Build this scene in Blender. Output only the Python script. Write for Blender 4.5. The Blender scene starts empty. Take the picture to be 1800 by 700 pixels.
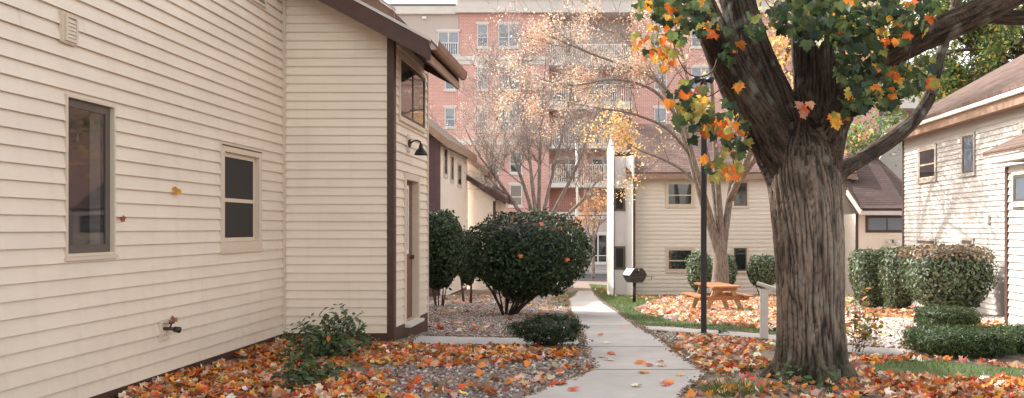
import bpy, bmesh, math, random
import numpy as np
from mathutils import Vector, Matrix, noise
random.seed(7)
RNG = np.random.default_rng(7)
C = bpy.context.scene.collection
F, CX, CY, H = 1500.0, 1063.0, 400.0, 1.41

# ------------------------------------------------------------------ terrain and survey helpers
def zg(Y):
    if Y <= 10.6: return 0.0
    if Y <= 34: return -.055 * (Y - 10.6)
    if Y <= 60: return -1.287 - .0193 * (Y - 34)
    return -1.789 - .001 * min(Y - 60, 100)

def W(px, py, Y):                       # survey point: bearing, height angle and distance -> world
    return Vector(((px - CX) / F * Y, Y, H - (py - CY) / F * Y))

def G(px, py):                          # survey point on the ground
    lo, hi = 2.0, 200.0
    f = lambda Y: (py - CY) / F * Y - (H - zg(Y))
    for _ in range(60):
        m = (lo + hi) / 2
        if f(m) > 0: hi = m
        else: lo = m
    return Vector(((px - CX) / F * lo, lo, zg(lo)))

# ------------------------------------------------------------------ mesh helpers
class MB:
    def __init__(s): s.v = []; s.f = []; s.c = []
    def add(s, vs, fs, col=None):
        n = len(s.v); s.v += [tuple(v) for v in vs]; s.f += [tuple(i + n for i in f) for f in fs]
        s.c += [col] * len(vs)
        return s
    def box(s, x0, x1, y0, y1, z0, z1):
        return s.hexa([(x0,y0,z0),(x1,y0,z0),(x1,y1,z0),(x0,y1,z0),(x0,y0,z1),(x1,y0,z1),(x1,y1,z1),(x0,y1,z1)])
    def hexa(s, p):
        return s.add(p, [(0,3,2,1),(4,5,6,7),(0,1,5,4),(1,2,6,5),(2,3,7,6),(3,0,4,7)])
    def bar(s, a, b, w, h, up=(0,0,1)):  # rectangular bar from a to b
        a, b = Vector(a), Vector(b); d = (b - a).normalized(); u = Vector(up)
        if abs(d.dot(u)) > .95: u = Vector((0,1,0))
        r = d.cross(u).normalized() * w / 2; u = r.normalized().cross(d).normalized() * h / 2
        return s.hexa([a-r-u, a+r-u, b+r-u, b-r-u, a-r+u, a+r+u, b+r+u, b-r+u])
    def tube(s, pts, rad, n=8, cap=True):
        pts = [Vector(p) for p in pts]; N = len(pts); vs = []; ref = None
        for i, p in enumerate(pts):
            d = (pts[min(i+1, N-1)] - pts[max(i-1, 0)])
            d = d.normalized() if d.length > 1e-9 else Vector((0,0,1))
            if ref is None: ref = d.orthogonal().normalized()
            ref = (ref - d * ref.dot(d)); ref = ref.normalized() if ref.length > 1e-6 else d.orthogonal().normalized()
            q = d.cross(ref); r = rad[i] if hasattr(rad, '__len__') else rad
            for k in range(n):
                t = 2 * math.pi * k / n
                vs.append(p + ref * (r * math.cos(t)) + q * (r * math.sin(t)))
        fs = [(i*n+k, i*n+(k+1)%n, (i+1)*n+(k+1)%n, (i+1)*n+k) for i in range(N-1) for k in range(n)]
        if cap: fs += [tuple(range(n-1, -1, -1)), tuple((N-1)*n + k for k in range(n))]
        return s.add(vs, fs)
    def prism(s, poly, ext):             # polygon (list of Vector) pushed along ext
        n = len(poly); e = Vector(ext)
        vs = [Vector(p) for p in poly] + [Vector(p) + e for p in poly]
        return s.add(vs, [tuple(range(n-1,-1,-1)), tuple(range(n, 2*n))] + [(i,(i+1)%n,n+(i+1)%n,n+i) for i in range(n)])

def setp(o, label=None, cat=None, group=None, kind=None):
    if label: o['label'] = label
    if cat: o['category'] = cat
    if group: o['group'] = group
    if kind: o['kind'] = kind
    return o

def thing(name, loc, label, cat, group=None):
    o = bpy.data.objects.new(name, None); C.objects.link(o); o.location = loc; o.empty_display_size = .1
    return setp(o, label, cat, group)

def origin(o):
    v = Vector((0,0,0))
    while o is not None: v += o.location; o = o.parent
    return v

def link(name, me, mat, parent=None, loc=None):
    o = bpy.data.objects.new(name, me); C.objects.link(o)
    if mat: me.materials.append(mat)
    if parent is not None: o.parent = parent
    elif loc is not None: o.location = loc
    return o

def build(name, mb, mat, parent=None, loc=None, smooth=False, bevel=0):
    off = origin(parent) if parent is not None else Vector(loc or (0,0,0))
    me = bpy.data.meshes.new(name)
    me.from_pydata([(v[0]-off.x, v[1]-off.y, v[2]-off.z) for v in mb.v], [], mb.f)
    bm = bmesh.new(); bm.from_mesh(me); bmesh.ops.recalc_face_normals(bm, faces=bm.faces)
    if bevel: bmesh.ops.bevel(bm, geom=[e for e in bm.edges if len(e.link_faces)==2 and e.calc_face_angle(0) > .5], offset=bevel, segments=2, affect='EDGES')
    bm.to_mesh(me); bm.free()
    if smooth: me.shade_smooth()
    o = link(name, me, mat, parent)
    if parent is None: o.location = off
    return o

def instmesh(name, tv, tf, R, T, cols, mat, parent=None, loc=None, extra=None):
    """N copies of a small template (leaf, blade, stone) as one mesh with a colour attribute. R: N,3,3  T: N,3"""
    off = origin(parent) if parent is not None else Vector(loc or (0,0,0))
    tv = np.asarray(tv, float); N = len(T); nv = len(tv)
    V = np.einsum('nij,vj->nvi', R, tv) + np.asarray(T)[:, None, :] - np.array(off)
    V = V.reshape(-1, 3)
    fl = [len(f) for f in tf]; flat = np.concatenate([np.array(f) for f in tf])
    L = (flat[None, :] + (np.arange(N) * nv)[:, None]).reshape(-1)
    tot = np.tile(fl, N)
    cols = np.asarray(cols, float)
    if nv >= 15:                         # maple leaf: mottled blade, one lobe often turned, paler along the midrib
        k = RNG.normal(1, .16, (N, nv, 1)); k[:, 1:2] *= 1.12
        sh = RNG.uniform(-.35, .35, (N, 1, 1)) * tv[None, :, 0:1] * 2
        hue = np.array([1.0, .82, .7]) ** (RNG.normal(0, .6, (N, nv, 1)))
        col = np.clip(cols[:, None, :] * k * (1 + sh) * hue, .004, .95).reshape(-1, 3)
    else: col = np.repeat(cols, nv, axis=0)
    if extra is not None:                # (verts, faces(quads/tris list), colours)
        ev, ef, ec = extra
        b = len(V); V = np.vstack([V, np.asarray(ev) - np.array(off)])
        L = np.concatenate([L] + [np.array(f) + b for f in ef]); tot = np.concatenate([tot, [len(f) for f in ef]])
        col = np.vstack([col, ec])
    start = np.concatenate([[0], np.cumsum(tot)[:-1]])
    me = bpy.data.meshes.new(name)
    me.vertices.add(len(V)); me.vertices.foreach_set('co', V.ravel())
    me.loops.add(len(L)); me.loops.foreach_set('vertex_index', L.astype(np.int32))
    me.polygons.add(len(tot)); me.polygons.foreach_set('loop_start', start.astype(np.int32)); me.polygons.foreach_set('loop_total', tot.astype(np.int32))
    me.update(calc_edges=True)
    a = me.attributes.new('col', 'FLOAT_COLOR', 'POINT')
    a.data.foreach_set('color', np.hstack([col, np.ones((len(col), 1))]).astype(np.float32).ravel())
    o = link(name, me, mat, parent)
    if parent is None: o.location = off
    return o

def rot_basis(nrm, spin, scale):         # local z -> nrm, random spin, scale
    n = nrm / np.linalg.norm(nrm, axis=1, keepdims=True)
    h = np.where(np.abs(n[:, 2:3]) > .9, np.array([[1., 0, 0]]), np.array([[0, 0, 1.]]))
    u = np.cross(h, n); u /= np.linalg.norm(u, axis=1, keepdims=True); w = np.cross(n, u)
    c, s = np.cos(spin)[:, None], np.sin(spin)[:, None]
    x = u * c + w * s; y = -u * s + w * c
    return np.stack([x, y, n], axis=2) * np.asarray(scale).reshape(-1, 1, 1)

def pick(pal, wts, n, jit=.15):
    pal = np.array(pal, float); w = np.array(wts, float); w /= w.sum()
    c = pal[RNG.choice(len(pal), n, p=w)]
    return np.clip(c * RNG.normal(1, jit, (n, 1)) * RNG.normal(1, jit * .4, (n, 3)), .004, .95)

# maple leaf: two halves folded on the midrib, lobed outline; tip on +y, size 1
_half = [(.07,.0),(.33,-.10),(.37,.06),(.52,.10),(.43,.22),(.62,.44),(.44,.45),(.30,.46),(.27,.66),(.12,.74)]
def maple(curl=.25, fold=.2):
    R_ = [(x, y) for x, y in _half]; Lf = [(-x, y) for x, y in _half]
    vs = [(0,0),(0,.34),(0,.92)] + R_ + Lf
    vv = [(x, y - .35, fold * abs(x) - curl * (x*x*1.2 + (y-.35)**2)) for x, y in vs]
    k = len(_half); return vv, [(0, *range(3, 3+k), 2, 1), (0, 1, 2, *range(2+2*k, 2+k, -1))]
MAPLE = maple(.55, .30); MAPLE_C = maple(-.75, -.35); MAPLE_F = maple(.40, .28)
LEAF6 = ([(0,-.5,0),(.25,-.1,.06),(.17,.25,.03),(0,.5,-.05),(-.17,.25,.03),(-.25,-.1,.06)], [(0,1,2,3),(0,3,4,5)])
DIAM = ([(0,-.5,0),(.3,0,.06),(0,.5,0),(-.3,0,.06)], [(0,1,2,3)])

# ------------------------------------------------------------------ materials
def mat(name, col, rough=.6, spec=.5, metal=0, var=.12, vscale=3.0, bump=0, bscale=40, detail=6, stretch=(1,1,1), col2=None, streak=None):
    m = bpy.data.materials.new(name); m.use_nodes = True; nt = m.node_tree; N = nt.nodes; Lk = nt.links
    b = N['Principled BSDF']; b.inputs['Roughness'].default_value = rough; b.inputs['Metallic'].default_value = metal
    b.inputs['Specular IOR Level'].default_value = spec
    tc = N.new('ShaderNodeTexCoord'); mp = N.new('ShaderNodeMapping'); mp.inputs['Scale'].default_value = stretch
    Lk.new(tc.outputs['Object'], mp.inputs['Vector'])
    nz = N.new('ShaderNodeTexNoise'); nz.inputs['Scale'].default_value = vscale; nz.inputs['Detail'].default_value = detail; nz.inputs['Roughness'].default_value = .65
    Lk.new(mp.outputs['Vector'], nz.inputs['Vector'])
    r = N.new('ShaderNodeValToRGB'); c = Vector(col); d = Vector(col2) if col2 else c * (1 - var * 2)
    r.color_ramp.elements[0].position = .3; r.color_ramp.elements[1].position = .7
    r.color_ramp.elements[0].color = (*d, 1); r.color_ramp.elements[1].color = (*(c * (1 + (0 if col2 else var))), 1)
    Lk.new(nz.outputs['Fac'], r.inputs['Fac']); Lk.new(r.outputs['Color'], b.inputs['Base Color'])
    if bump:
        n2 = N.new('ShaderNodeTexNoise'); n2.inputs['Scale'].default_value = bscale; n2.inputs['Detail'].default_value = 5
        Lk.new(mp.outputs['Vector'], n2.inputs['Vector'])
        bp = N.new('ShaderNodeBump'); bp.inputs['Strength'].default_value = bump; bp.inputs['Distance'].default_value = .02
        Lk.new(n2.outputs['Fac'], bp.inputs['Height']); Lk.new(bp.outputs['Normal'], b.inputs['Normal'])
    return m

def attr_mat(name, rough=.5, trans=.3, spec=.3, tmul=1.3):
    m = bpy.data.materials.new(name); m.use_nodes = True; nt = m.node_tree; N = nt.nodes; Lk = nt.links
    b = N['Principled BSDF']; b.inputs['Roughness'].default_value = rough; b.inputs['Specular IOR Level'].default_value = spec
    a = N.new('ShaderNodeAttribute'); a.attribute_name = 'col'
    Lk.new(a.outputs['Color'], b.inputs['Base Color'])
    if trans:
        t = N.new('ShaderNodeBsdfTranslucent'); mx = N.new('ShaderNodeMixShader'); mx.inputs[0].default_value = trans
        mu = N.new('ShaderNodeMix'); mu.data_type = 'RGBA'; mu.blend_type = 'MULTIPLY'; mu.inputs[0].default_value = 1; mu.inputs[7].default_value = (tmul, tmul, tmul*.8, 1)
        Lk.new(a.outputs['Color'], mu.inputs[6]); Lk.new(mu.outputs[2], t.inputs['Color'])
        Lk.new(b.outputs[0], mx.inputs[1]); Lk.new(t.outputs[0], mx.inputs[2]); Lk.new(mx.outputs[0], N['Material Output'].inputs['Surface'])
    return m

def shingle_mat(name, c1, c2, axis):     # courses of tabs; axis: which object axes run along / up the slope
    m = bpy.data.materials.new(name); m.use_nodes = True; nt = m.node_tree; N = nt.nodes; Lk = nt.links
    b = N['Principled BSDF']; b.inputs['Roughness'].default_value = .9
    tc = N.new('ShaderNodeTexCoord'); sp = N.new('ShaderNodeSeparateXYZ'); cb = N.new('ShaderNodeCombineXYZ')
    Lk.new(tc.outputs['Object'], sp.inputs[0])
    Lk.new(sp.outputs[axis[0]], cb.inputs['X']); Lk.new(sp.outputs['Z'], cb.inputs['Y'])
    br = N.new('ShaderNodeTexBrick'); br.inputs['Scale'].default_value = 1
    br.inputs['Brick Width'].default_value = .3; br.inputs['Row Height'].default_value = .085; br.inputs['Mortar Size'].default_value = .008
    br.inputs['Color1'].default_value = (*c1, 1); br.inputs['Color2'].default_value = (*c2, 1); br.inputs['Mortar'].default_value = (*(Vector(c2) * .35), 1); br.inputs['Bias'].default_value = 0
    Lk.new(cb.outputs[0], br.inputs['Vector'])
    nz = N.new('ShaderNodeTexNoise'); nz.inputs['Scale'].default_value = 1.4; nz.inputs['Detail'].default_value = 8
    Lk.new(tc.outputs['Object'], nz.inputs['Vector'])
    mx = N.new('ShaderNodeMix'); mx.data_type = 'RGBA'; mx.blend_type = 'OVERLAY'; mx.inputs[0].default_value = .6
    Lk.new(br.outputs['Color'], mx.inputs[6]); Lk.new(nz.outputs['Fac'], mx.inputs[7]); Lk.new(mx.outputs[2], b.inputs['Base Color'])
    bp = N.new('ShaderNodeBump'); bp.inputs['Strength'].default_value = .6; bp.inputs['Distance'].default_value = .02
    Lk.new(br.outputs['Color'], bp.inputs['Height']); Lk.new(bp.outputs['Normal'], b.inputs['Normal'])
    return m

def brick_mat(name):
    m = bpy.data.materials.new(name); m.use_nodes = True; nt = m.node_tree; N = nt.nodes; Lk = nt.links
    b = N['Principled BSDF']; b.inputs['Roughness'].default_value = .9
    tc = N.new('ShaderNodeTexCoord'); sp = N.new('ShaderNodeSeparateXYZ'); cb = N.new('ShaderNodeCombineXYZ'); ad = N.new('ShaderNodeMath')
    Lk.new(tc.outputs['Object'], sp.inputs[0]); Lk.new(sp.outputs['X'], ad.inputs[0]); Lk.new(sp.outputs['Y'], ad.inputs[1])
    Lk.new(ad.outputs[0], cb.inputs['X']); Lk.new(sp.outputs['Z'], cb.inputs['Y'])
    br = N.new('ShaderNodeTexBrick'); br.inputs['Scale'].default_value = 1
    br.inputs['Brick Width'].default_value = .30; br.inputs['Row Height'].default_value = .105; br.inputs['Mortar Size'].default_value = .014
    br.inputs['Color1'].default_value = (.60,.285,.23,1); br.inputs['Color2'].default_value = (.52,.235,.19,1); br.inputs['Mortar'].default_value = (.68,.52,.47,1)
    Lk.new(cb.outputs[0], br.inputs['Vector'])
    nz = N.new('ShaderNodeTexNoise'); nz.inputs['Scale'].default_value = .25; nz.inputs['Detail'].default_value = 6
    Lk.new(tc.outputs['Object'], nz.inputs['Vector'])
    mx = N.new('ShaderNodeMix'); mx.data_type = 'RGBA'; mx.blend_type = 'SOFT_LIGHT'; mx.inputs[0].default_value = .5
    Lk.new(br.outputs['Color'], mx.inputs[6]); Lk.new(nz.outputs['Fac'], mx.inputs[7]); Lk.new(mx.outputs[2], b.inputs['Base Color'])
    return m

def glass_mat(name, tint=(.02,.022,.025), ior=1.9, see=0.0, wav=.02):
    m = bpy.data.materials.new(name); m.use_nodes = True; nt = m.node_tree; N = nt.nodes; Lk = nt.links
    b = N['Principled BSDF']; b.inputs['Base Color'].default_value = (*tint, 1); b.inputs['Roughness'].default_value = .03; b.inputs['IOR'].default_value = ior
    tc = N.new('ShaderNodeTexCoord'); nz = N.new('ShaderNodeTexNoise'); nz.inputs['Scale'].default_value = 2.5
    Lk.new(tc.outputs['Object'], nz.inputs['Vector'])
    bp = N.new('ShaderNodeBump'); bp.inputs['Strength'].default_value = wav; bp.inputs['Distance'].default_value = .05
    Lk.new(nz.outputs['Fac'], bp.inputs['Height']); Lk.new(bp.outputs['Normal'], b.inputs['Normal'])
    if see:
        t = N.new('ShaderNodeBsdfTransparent'); mx = N.new('ShaderNodeMixShader'); mx.inputs[0].default_value = see
        Lk.new(b.outputs[0], mx.inputs[1]); Lk.new(t.outputs[0], mx.inputs[2]); Lk.new(mx.outputs[0], N['Material Output'].inputs['Surface'])
    return m

M = {}
M['siding'] = mat('cream_siding', (.78,.66,.54), .45, var=.035, vscale=1.2, stretch=(1,1,3), bump=.05, bscale=6)
M['siding_warm'] = mat('warm_cream_siding', (.86,.74,.60), .5, var=.035, vscale=1.2, stretch=(1,1,3), bump=.05, bscale=6)
M['siding_b'] = mat('bright_cream_siding', (.86,.76,.66), .6, var=.03)
def weather(m):
    nt = m.node_tree; N = nt.nodes; Lk = nt.links; b = N['Principled BSDF']; src = b.inputs['Base Color'].links[0].from_socket
    tc = N.new('ShaderNodeTexCoord'); sp = N.new('ShaderNodeSeparateXYZ'); Lk.new(tc.outputs['Object'], sp.inputs[0])
    mr = N.new('ShaderNodeMapRange'); mr.inputs[1].default_value = .05; mr.inputs[2].default_value = .75; mr.inputs[3].default_value = .38; mr.inputs[4].default_value = 0; Lk.new(sp.outputs['Z'], mr.inputs[0])
    mp = N.new('ShaderNodeMapping'); mp.inputs['Scale'].default_value = (5, 5, .5); Lk.new(tc.outputs['Object'], mp.inputs[0])
    nz = N.new('ShaderNodeTexNoise'); nz.inputs['Scale'].default_value = 1.6; nz.inputs['Detail'].default_value = 9; Lk.new(mp.outputs[0], nz.inputs['Vector'])
    n2 = N.new('ShaderNodeTexNoise'); n2.inputs['Scale'].default_value = 14; n2.inputs['Detail'].default_value = 9; Lk.new(tc.outputs['Object'], n2.inputs['Vector'])
    mu = N.new('ShaderNodeMath'); mu.operation = 'MULTIPLY'; Lk.new(mr.outputs[0], mu.inputs[0]); Lk.new(n2.outputs['Fac'], mu.inputs[1])
    st = N.new('ShaderNodeMapRange'); st.inputs[1].default_value = .52; st.inputs[2].default_value = .80; st.inputs[3].default_value = 0; st.inputs[4].default_value = .16; Lk.new(nz.outputs['Fac'], st.inputs[0])
    ad = N.new('ShaderNodeMath'); ad.use_clamp = True; Lk.new(mu.outputs[0], ad.inputs[0]); Lk.new(st.outputs[0], ad.inputs[1])
    mx = N.new('ShaderNodeMix'); mx.data_type = 'RGBA'; Lk.new(ad.outputs[0], mx.inputs[0]); Lk.new(src, mx.inputs[6]); mx.inputs[7].default_value = (.40,.31,.23,1); Lk.new(mx.outputs[2], b.inputs['Base Color'])
weather(M['siding']); weather(M['siding_warm'])
M['siding_far'] = mat('far_cream_siding', (.78,.69,.585), .6, var=.03, vscale=1.0)
M['siding_right'] = mat('pale_siding', (.53,.50,.47), .6, var=.04, vscale=1.0)
M['trim'] = mat('cream_trim', (.66,.54,.42), .45, var=.03)
M['trim_r'] = mat('pale_trim', (.42,.38,.34), .5, var=.03)
M['brown'] = mat('brown_paint', (.080,.036,.026), .5, var=.12, vscale=5)
M['brown2'] = mat('tan_brown_trim', (.33,.205,.14), .6, var=.12, vscale=5)
M['purple'] = mat('plum_siding', (.125,.062,.072), .55, var=.06)
M['doorbrown'] = mat('brown_door', (.17,.075,.045), .5, var=.1)
M['bronze'] = mat('bronze_sash', (.105,.084,.068), .4, var=.08)
M['white'] = mat('white_trim', (.78,.76,.72), .5, var=.03)
M['lavender'] = mat('grey_lilac_siding', (.74,.69,.68), .6, var=.04)
M['copper'] = mat('brown_metal_gutter', (.24,.12,.075), .35, metal=.35, var=.2, vscale=6)
M['black'] = mat('black_metal', (.022,.018,.017), .42, var=.1)
M['rust'] = mat('dull_brass', (.10,.075,.055), .45, metal=.5, var=.2, vscale=30)
M['glass'] = glass_mat('window_glass'); M['glass_see'] = glass_mat('clear_window_glass', (.02,.02,.02), 2.7, .5, .01)
M['glass_sky'] = glass_mat('pale_window_glass', (.12,.15,.19), 1.7)
M['glass_refl'] = glass_mat('reflective_glass', (.05,.05,.05), 3.6, 0, .03)
M['screen'] = mat('dark_insect_screen', (.035,.032,.030), .5, spec=.15, var=.05)
M['curtain'] = mat('sheer_curtain', (.85,.82,.80), .9, var=.05, vscale=8, stretch=(1,14,.2))
M['dark'] = mat('dark_room', (.035,.03,.028), .9)
M['glow'] = mat('glow_disc', (.95,.88,.7), .5, var=.02)
M['roof_lit'] = shingle_mat('brown_shingles', (.21,.125,.10), (.15,.085,.07), 'X')
M['roof_y'] = shingle_mat('brown_shingles_side', (.19,.118,.088), (.125,.075,.058), 'Y')
M['roof_dark'] = shingle_mat('dark_shingles', (.10,.052,.044), (.07,.038,.033), 'X')
M['brick'] = brick_mat('red_brick')
M['stucco'] = mat('tan_stucco', (.50,.42,.375), .9, var=.03, vscale=.6)
M['stone'] = mat('pale_stone', (.66,.61,.56), .9, var=.05, vscale=1)
M['concrete'] = mat('concrete', (.53,.49,.465), .85, vscale=.9, bump=.15, bscale=120, detail=14, col2=(.34,.31,.29))
M['asphalt'] = mat('asphalt', (.10,.095,.095), .9, var=.15, bump=.3, bscale=80)
M['soil'] = mat('soil', (.16,.11,.085), .95, vscale=6, bump=.8, bscale=30, col2=(.30,.235,.20), detail=10)
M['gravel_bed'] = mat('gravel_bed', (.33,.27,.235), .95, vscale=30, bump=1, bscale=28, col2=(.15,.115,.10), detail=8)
M['gravel_lit'] = mat('pale_gravel', (.62,.53,.47), .95, vscale=22, bump=1, bscale=18, col2=(.38,.30,.26), detail=8)  # lit copy of the bed gravel, sunlight put into the colour
M['lawn'] = mat('lawn', (.085,.13,.035), .95, vscale=5, bump=1, bscale=60, col2=(.045,.075,.02), detail=10)
M['wood'] = mat('orange_wood', (.40,.175,.068), .6, var=.2, vscale=6, stretch=(1,1,6))
M['wood_pale'] = mat('pale_wood', (.50,.33,.16), .6, var=.2, vscale=6, stretch=(4,4,1))
M['greywood'] = mat('painted_post', (.60,.55,.50), .7, var=.06, vscale=4)
M['leaf'] = attr_mat('leaf_surface', .45, .42, .35)
M['leaf_ground'] = attr_mat('fallen_leaf', .6, .12, .25)
M['leaf_hedge'] = attr_mat('hedge_leaf', .5, .15, .35)
M['stones'] = attr_mat('stone_chips', .85, 0, .3)
M['bark'] = attr_mat('bark', .85, 0, .25)
_n = M['bark'].node_tree; _b = _n.nodes['Principled BSDF']; _tc = _n.nodes.new('ShaderNodeTexCoord'); _mp = _n.nodes.new('ShaderNodeMapping'); _mp.inputs['Scale'].default_value = (1, 1, .3)
_z = _n.nodes.new('ShaderNodeTexNoise'); _z.inputs['Scale'].default_value = 55; _z.inputs['Detail'].default_value = 8; _z.inputs['Roughness'].default_value = .7
_m = _n.nodes.new('ShaderNodeMix'); _m.data_type = 'RGBA'; _m.blend_type = 'OVERLAY'; _m.inputs[0].default_value = .75; _bp = _n.nodes.new('ShaderNodeBump'); _bp.inputs['Strength'].default_value = .7; _bp.inputs['Distance'].default_value = .012
_a = [x for x in _n.nodes if x.type == 'ATTRIBUTE'][0]
_n.links.new(_tc.outputs['Object'], _mp.inputs[0]); _n.links.new(_mp.outputs[0], _z.inputs['Vector']); _n.links.new(_a.outputs['Color'], _m.inputs[6]); _n.links.new(_z.outputs['Fac'], _m.inputs[7])
_n.links.new(_m.outputs[2], _b.inputs['Base Color']); _n.links.new(_z.outputs['Fac'], _bp.inputs['Height']); _n.links.new(_bp.outputs['Normal'], _b.inputs['Normal'])
M['twig'] = mat('twig_bark', (.085,.05,.036), .9, var=.25, vscale=8, bump=.5, bscale=30)
M['bark_pale'] = mat('pale_bark', (.36,.29,.235), .9, vscale=6, bump=1, bscale=18, col2=(.085,.058,.042), stretch=(5,5,.8))
M['bark_mid'] = mat('grey_bark', (.40,.33,.29), .9, vscale=4, bump=.5, bscale=18, col2=(.13,.095,.08), stretch=(4,4,.8))
M['twig_pale'] = mat('pale_twig', (.42,.34,.31), .9, var=.2, vscale=6)
M['hills'] = mat('far_ground', (.14,.12,.08), .95)

# ------------------------------------------------------------------ setting: ground, path, beds
ys = [-12,0,4,8,10.6] + [10.6 + i * 1.8 for i in range(1, 14)] + [36,40,45,50,55,60,75,110,200,450]
xs = [-300,-60,-20,-8,0,8,20,60,300]
g = MB(); g.add([(x, y, zg(y)) for y in ys for x in xs], [(j*len(xs)+i, j*len(xs)+i+1, (j+1)*len(xs)+i+1, (j+1)*len(xs)+i) for j in range(len(ys)-1) for i in range(len(xs)-1)])
setp(build('ground', g, M['soil']), kind='structure')

def sheet(name, pts, off, m, thick=0):
    """flat surface laid on the ground; pts are (x, y) in metres"""
    bm = bmesh.new(); f = bm.faces.new([bm.verts.new((p[0], p[1], 0)) for p in pts])
    if f.normal.z < 0 or (f.normal_update() or f.normal.z < 0): f.normal_flip()
    bmesh.ops.triangulate(bm, faces=bm.faces[:])
    y0 = min(p[1] for p in pts); y1 = max(p[1] for p in pts)
    for y in [10.6] + [10.6 + i * .9 for i in range(1, 27)] + [36,40,45,50,55,60]:
        if y0 < y < y1: bmesh.ops.bisect_plane(bm, geom=bm.verts[:] + bm.edges[:] + bm.faces[:], plane_co=(0,y,0), plane_no=(0,1,0))
    for v in bm.verts: v.co.z = zg(v.co.y) + off
    if thick:
        r = bmesh.ops.extrude_face_region(bm, geom=bm.faces[:])
        top = {e for e in r['geom'] if isinstance(e, bmesh.types.BMVert)}
        for v in bm.verts:
            if v not in top: v.co.z -= thick
    bmesh.ops.recalc_face_normals(bm, faces=bm.faces)
    me = bpy.data.meshes.new(name); bm.to_mesh(me); bm.free()
    return setp(link(name, me, m), kind='structure')
def gp(*pp): return [tuple(G(x, y))[:2] for x, y in pp]

lane = gp((1015,512),(998,527),(1000,545),(1022,590),(1031,622),(1046,654),(922,702),(860,730),(1150,730),(1193,700),(1241,660),(1181,619),(1117,574),(1088,551),(1064,536),(1049,521),(1043,512))
sheet('path', lane, .024, M['concrete'], .06)
side_r = gp((1122,574),(1180,577),(1260,583),(1345,589),(1490,609),(1600,617),(1600,630),(1490,624),(1345,600),(1240,590),(1138,584))
sheet('side_path', [(x+.01, y) for x, y in side_r], .020, M['concrete'], .05)
side_l = gp((718,609),(728,592),(890,596),(1019,596),(1027,609),(880,610))
sheet('entry_path', side_l, .018, M['concrete'], .05)
jm = MB()
for (a, b) in [((1046,654),(1232,654)),((1031,613),(1172,613)),((1015,575),(1118,575)),((999,541),(1072,541))]:
    p, q = G(*a), G(*b); jm.hexa([p+Vector((0,-.008,.0262)), q+Vector((0,-.008,.0262)), q+Vector((0,.008,.0262)), p+Vector((0,.008,.0262)), p+Vector((0,-.008,.0266)), q+Vector((0,-.008,.0266)), q+Vector((0,.008,.0266)), p+Vector((0,.008,.0266))])
p, q = G(872,609), G(880,596.5); jm.bar(p + Vector((0,0,.0195)), q + Vector((0,0,.0195)), .02, .002)
setp(build('path_joints', jm, M['asphalt']), kind='structure')

bed_l = gp((640,640),(700,610),(718,611),(880,612),(1027,611),(1044,654),(925,700),(700,720))
bed_l2 = gp((752,592),(752,540),(770,519),(1000,519),(998,528),(1000,547),(1017,585),(1018,594),(890,594))
bed_r = gp((1492,606),(1492,540),(1600,535),(1770,560),(1780,590),(1600,615))
bed_m = gp((1118,578),(1235,592),(1330,602),(1330,612),(1200,608),(1150,598))
for pts in (bed_l, bed_l2, bed_m): sheet('gravel_ground', pts, .006, M['gravel_bed'])
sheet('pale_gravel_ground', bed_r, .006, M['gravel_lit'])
lawn1 = gp((1035,500),(1050,521),(1066,535),(1090,550),(1120,572),(1180,575),(1260,581),(1365,589),(1365,582),(1290,573),(1180,566),(1130,552),(1112,542),(1135,533),(1180,520),(1110,505))
lawn2 = gp((965,542),(998,540),(1000,545),(1012,515),(985,515),(962,530))
lawn3 = gp((1530,655),(1540,640),(1640,636),(1850,655),(1850,672),(1640,668))
lawn4 = gp((1175,608),(1225,604),(1260,612),(1230,622),(1190,618))
lawn5 = gp((1230,668),(1300,640),(1350,648),(1355,690),(1250,705))
for pts in (lawn1, lawn2, lawn3): sheet('lawn', pts, .010, M['lawn'])
road = [(-40,47),(40,47),(40,58.4),(-40,58.4)]
sheet('road', road, .010, M['asphalt'])
kerb = MB()
kerb.box(-40, 40, 58.4, 61.6, -2.2, zg(58.4)+.14)
setp(build('pavement', kerb, M['concrete']), kind='structure')

def inpoly(x, y, poly):
    c = np.zeros(len(x), bool); n = len(poly)
    for i in range(n):
        x1, y1 = poly[i]; x2, y2 = poly[(i+1) % n]
        if y1 == y2: continue
        k = ((y1 > y) != (y2 > y)) & (x < (x2 - x1) * (y - y1) / (y2 - y1) + x1); c ^= k
    return c
def sample(poly, dens, patch=0.0, pscale=1.0, seed=0, avoid=()):
    P = np.array(poly); lo, hi = P.min(0), P.max(0)
    n = int(dens * (hi[0]-lo[0]) * (hi[1]-lo[1])) + 1
    x = RNG.uniform(lo[0], hi[0], n); y = RNG.uniform(lo[1], hi[1], n)
    k = inpoly(x, y, poly)
    for a in avoid: k &= ~inpoly(x, y, a)
    x, y = x[k], y[k]
    if patch:
        w = np.array([noise.noise((a * pscale, b * pscale, seed)) for a, b in zip(x, y)])
        k = RNG.uniform(-1, 1, len(x)) * .5 < w * 1.6 + (1 - patch * 2) * .5 + .1
        x, y = x[k], y[k]
    return x, y
ZG = np.vectorize(zg, otypes=[float])

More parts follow.
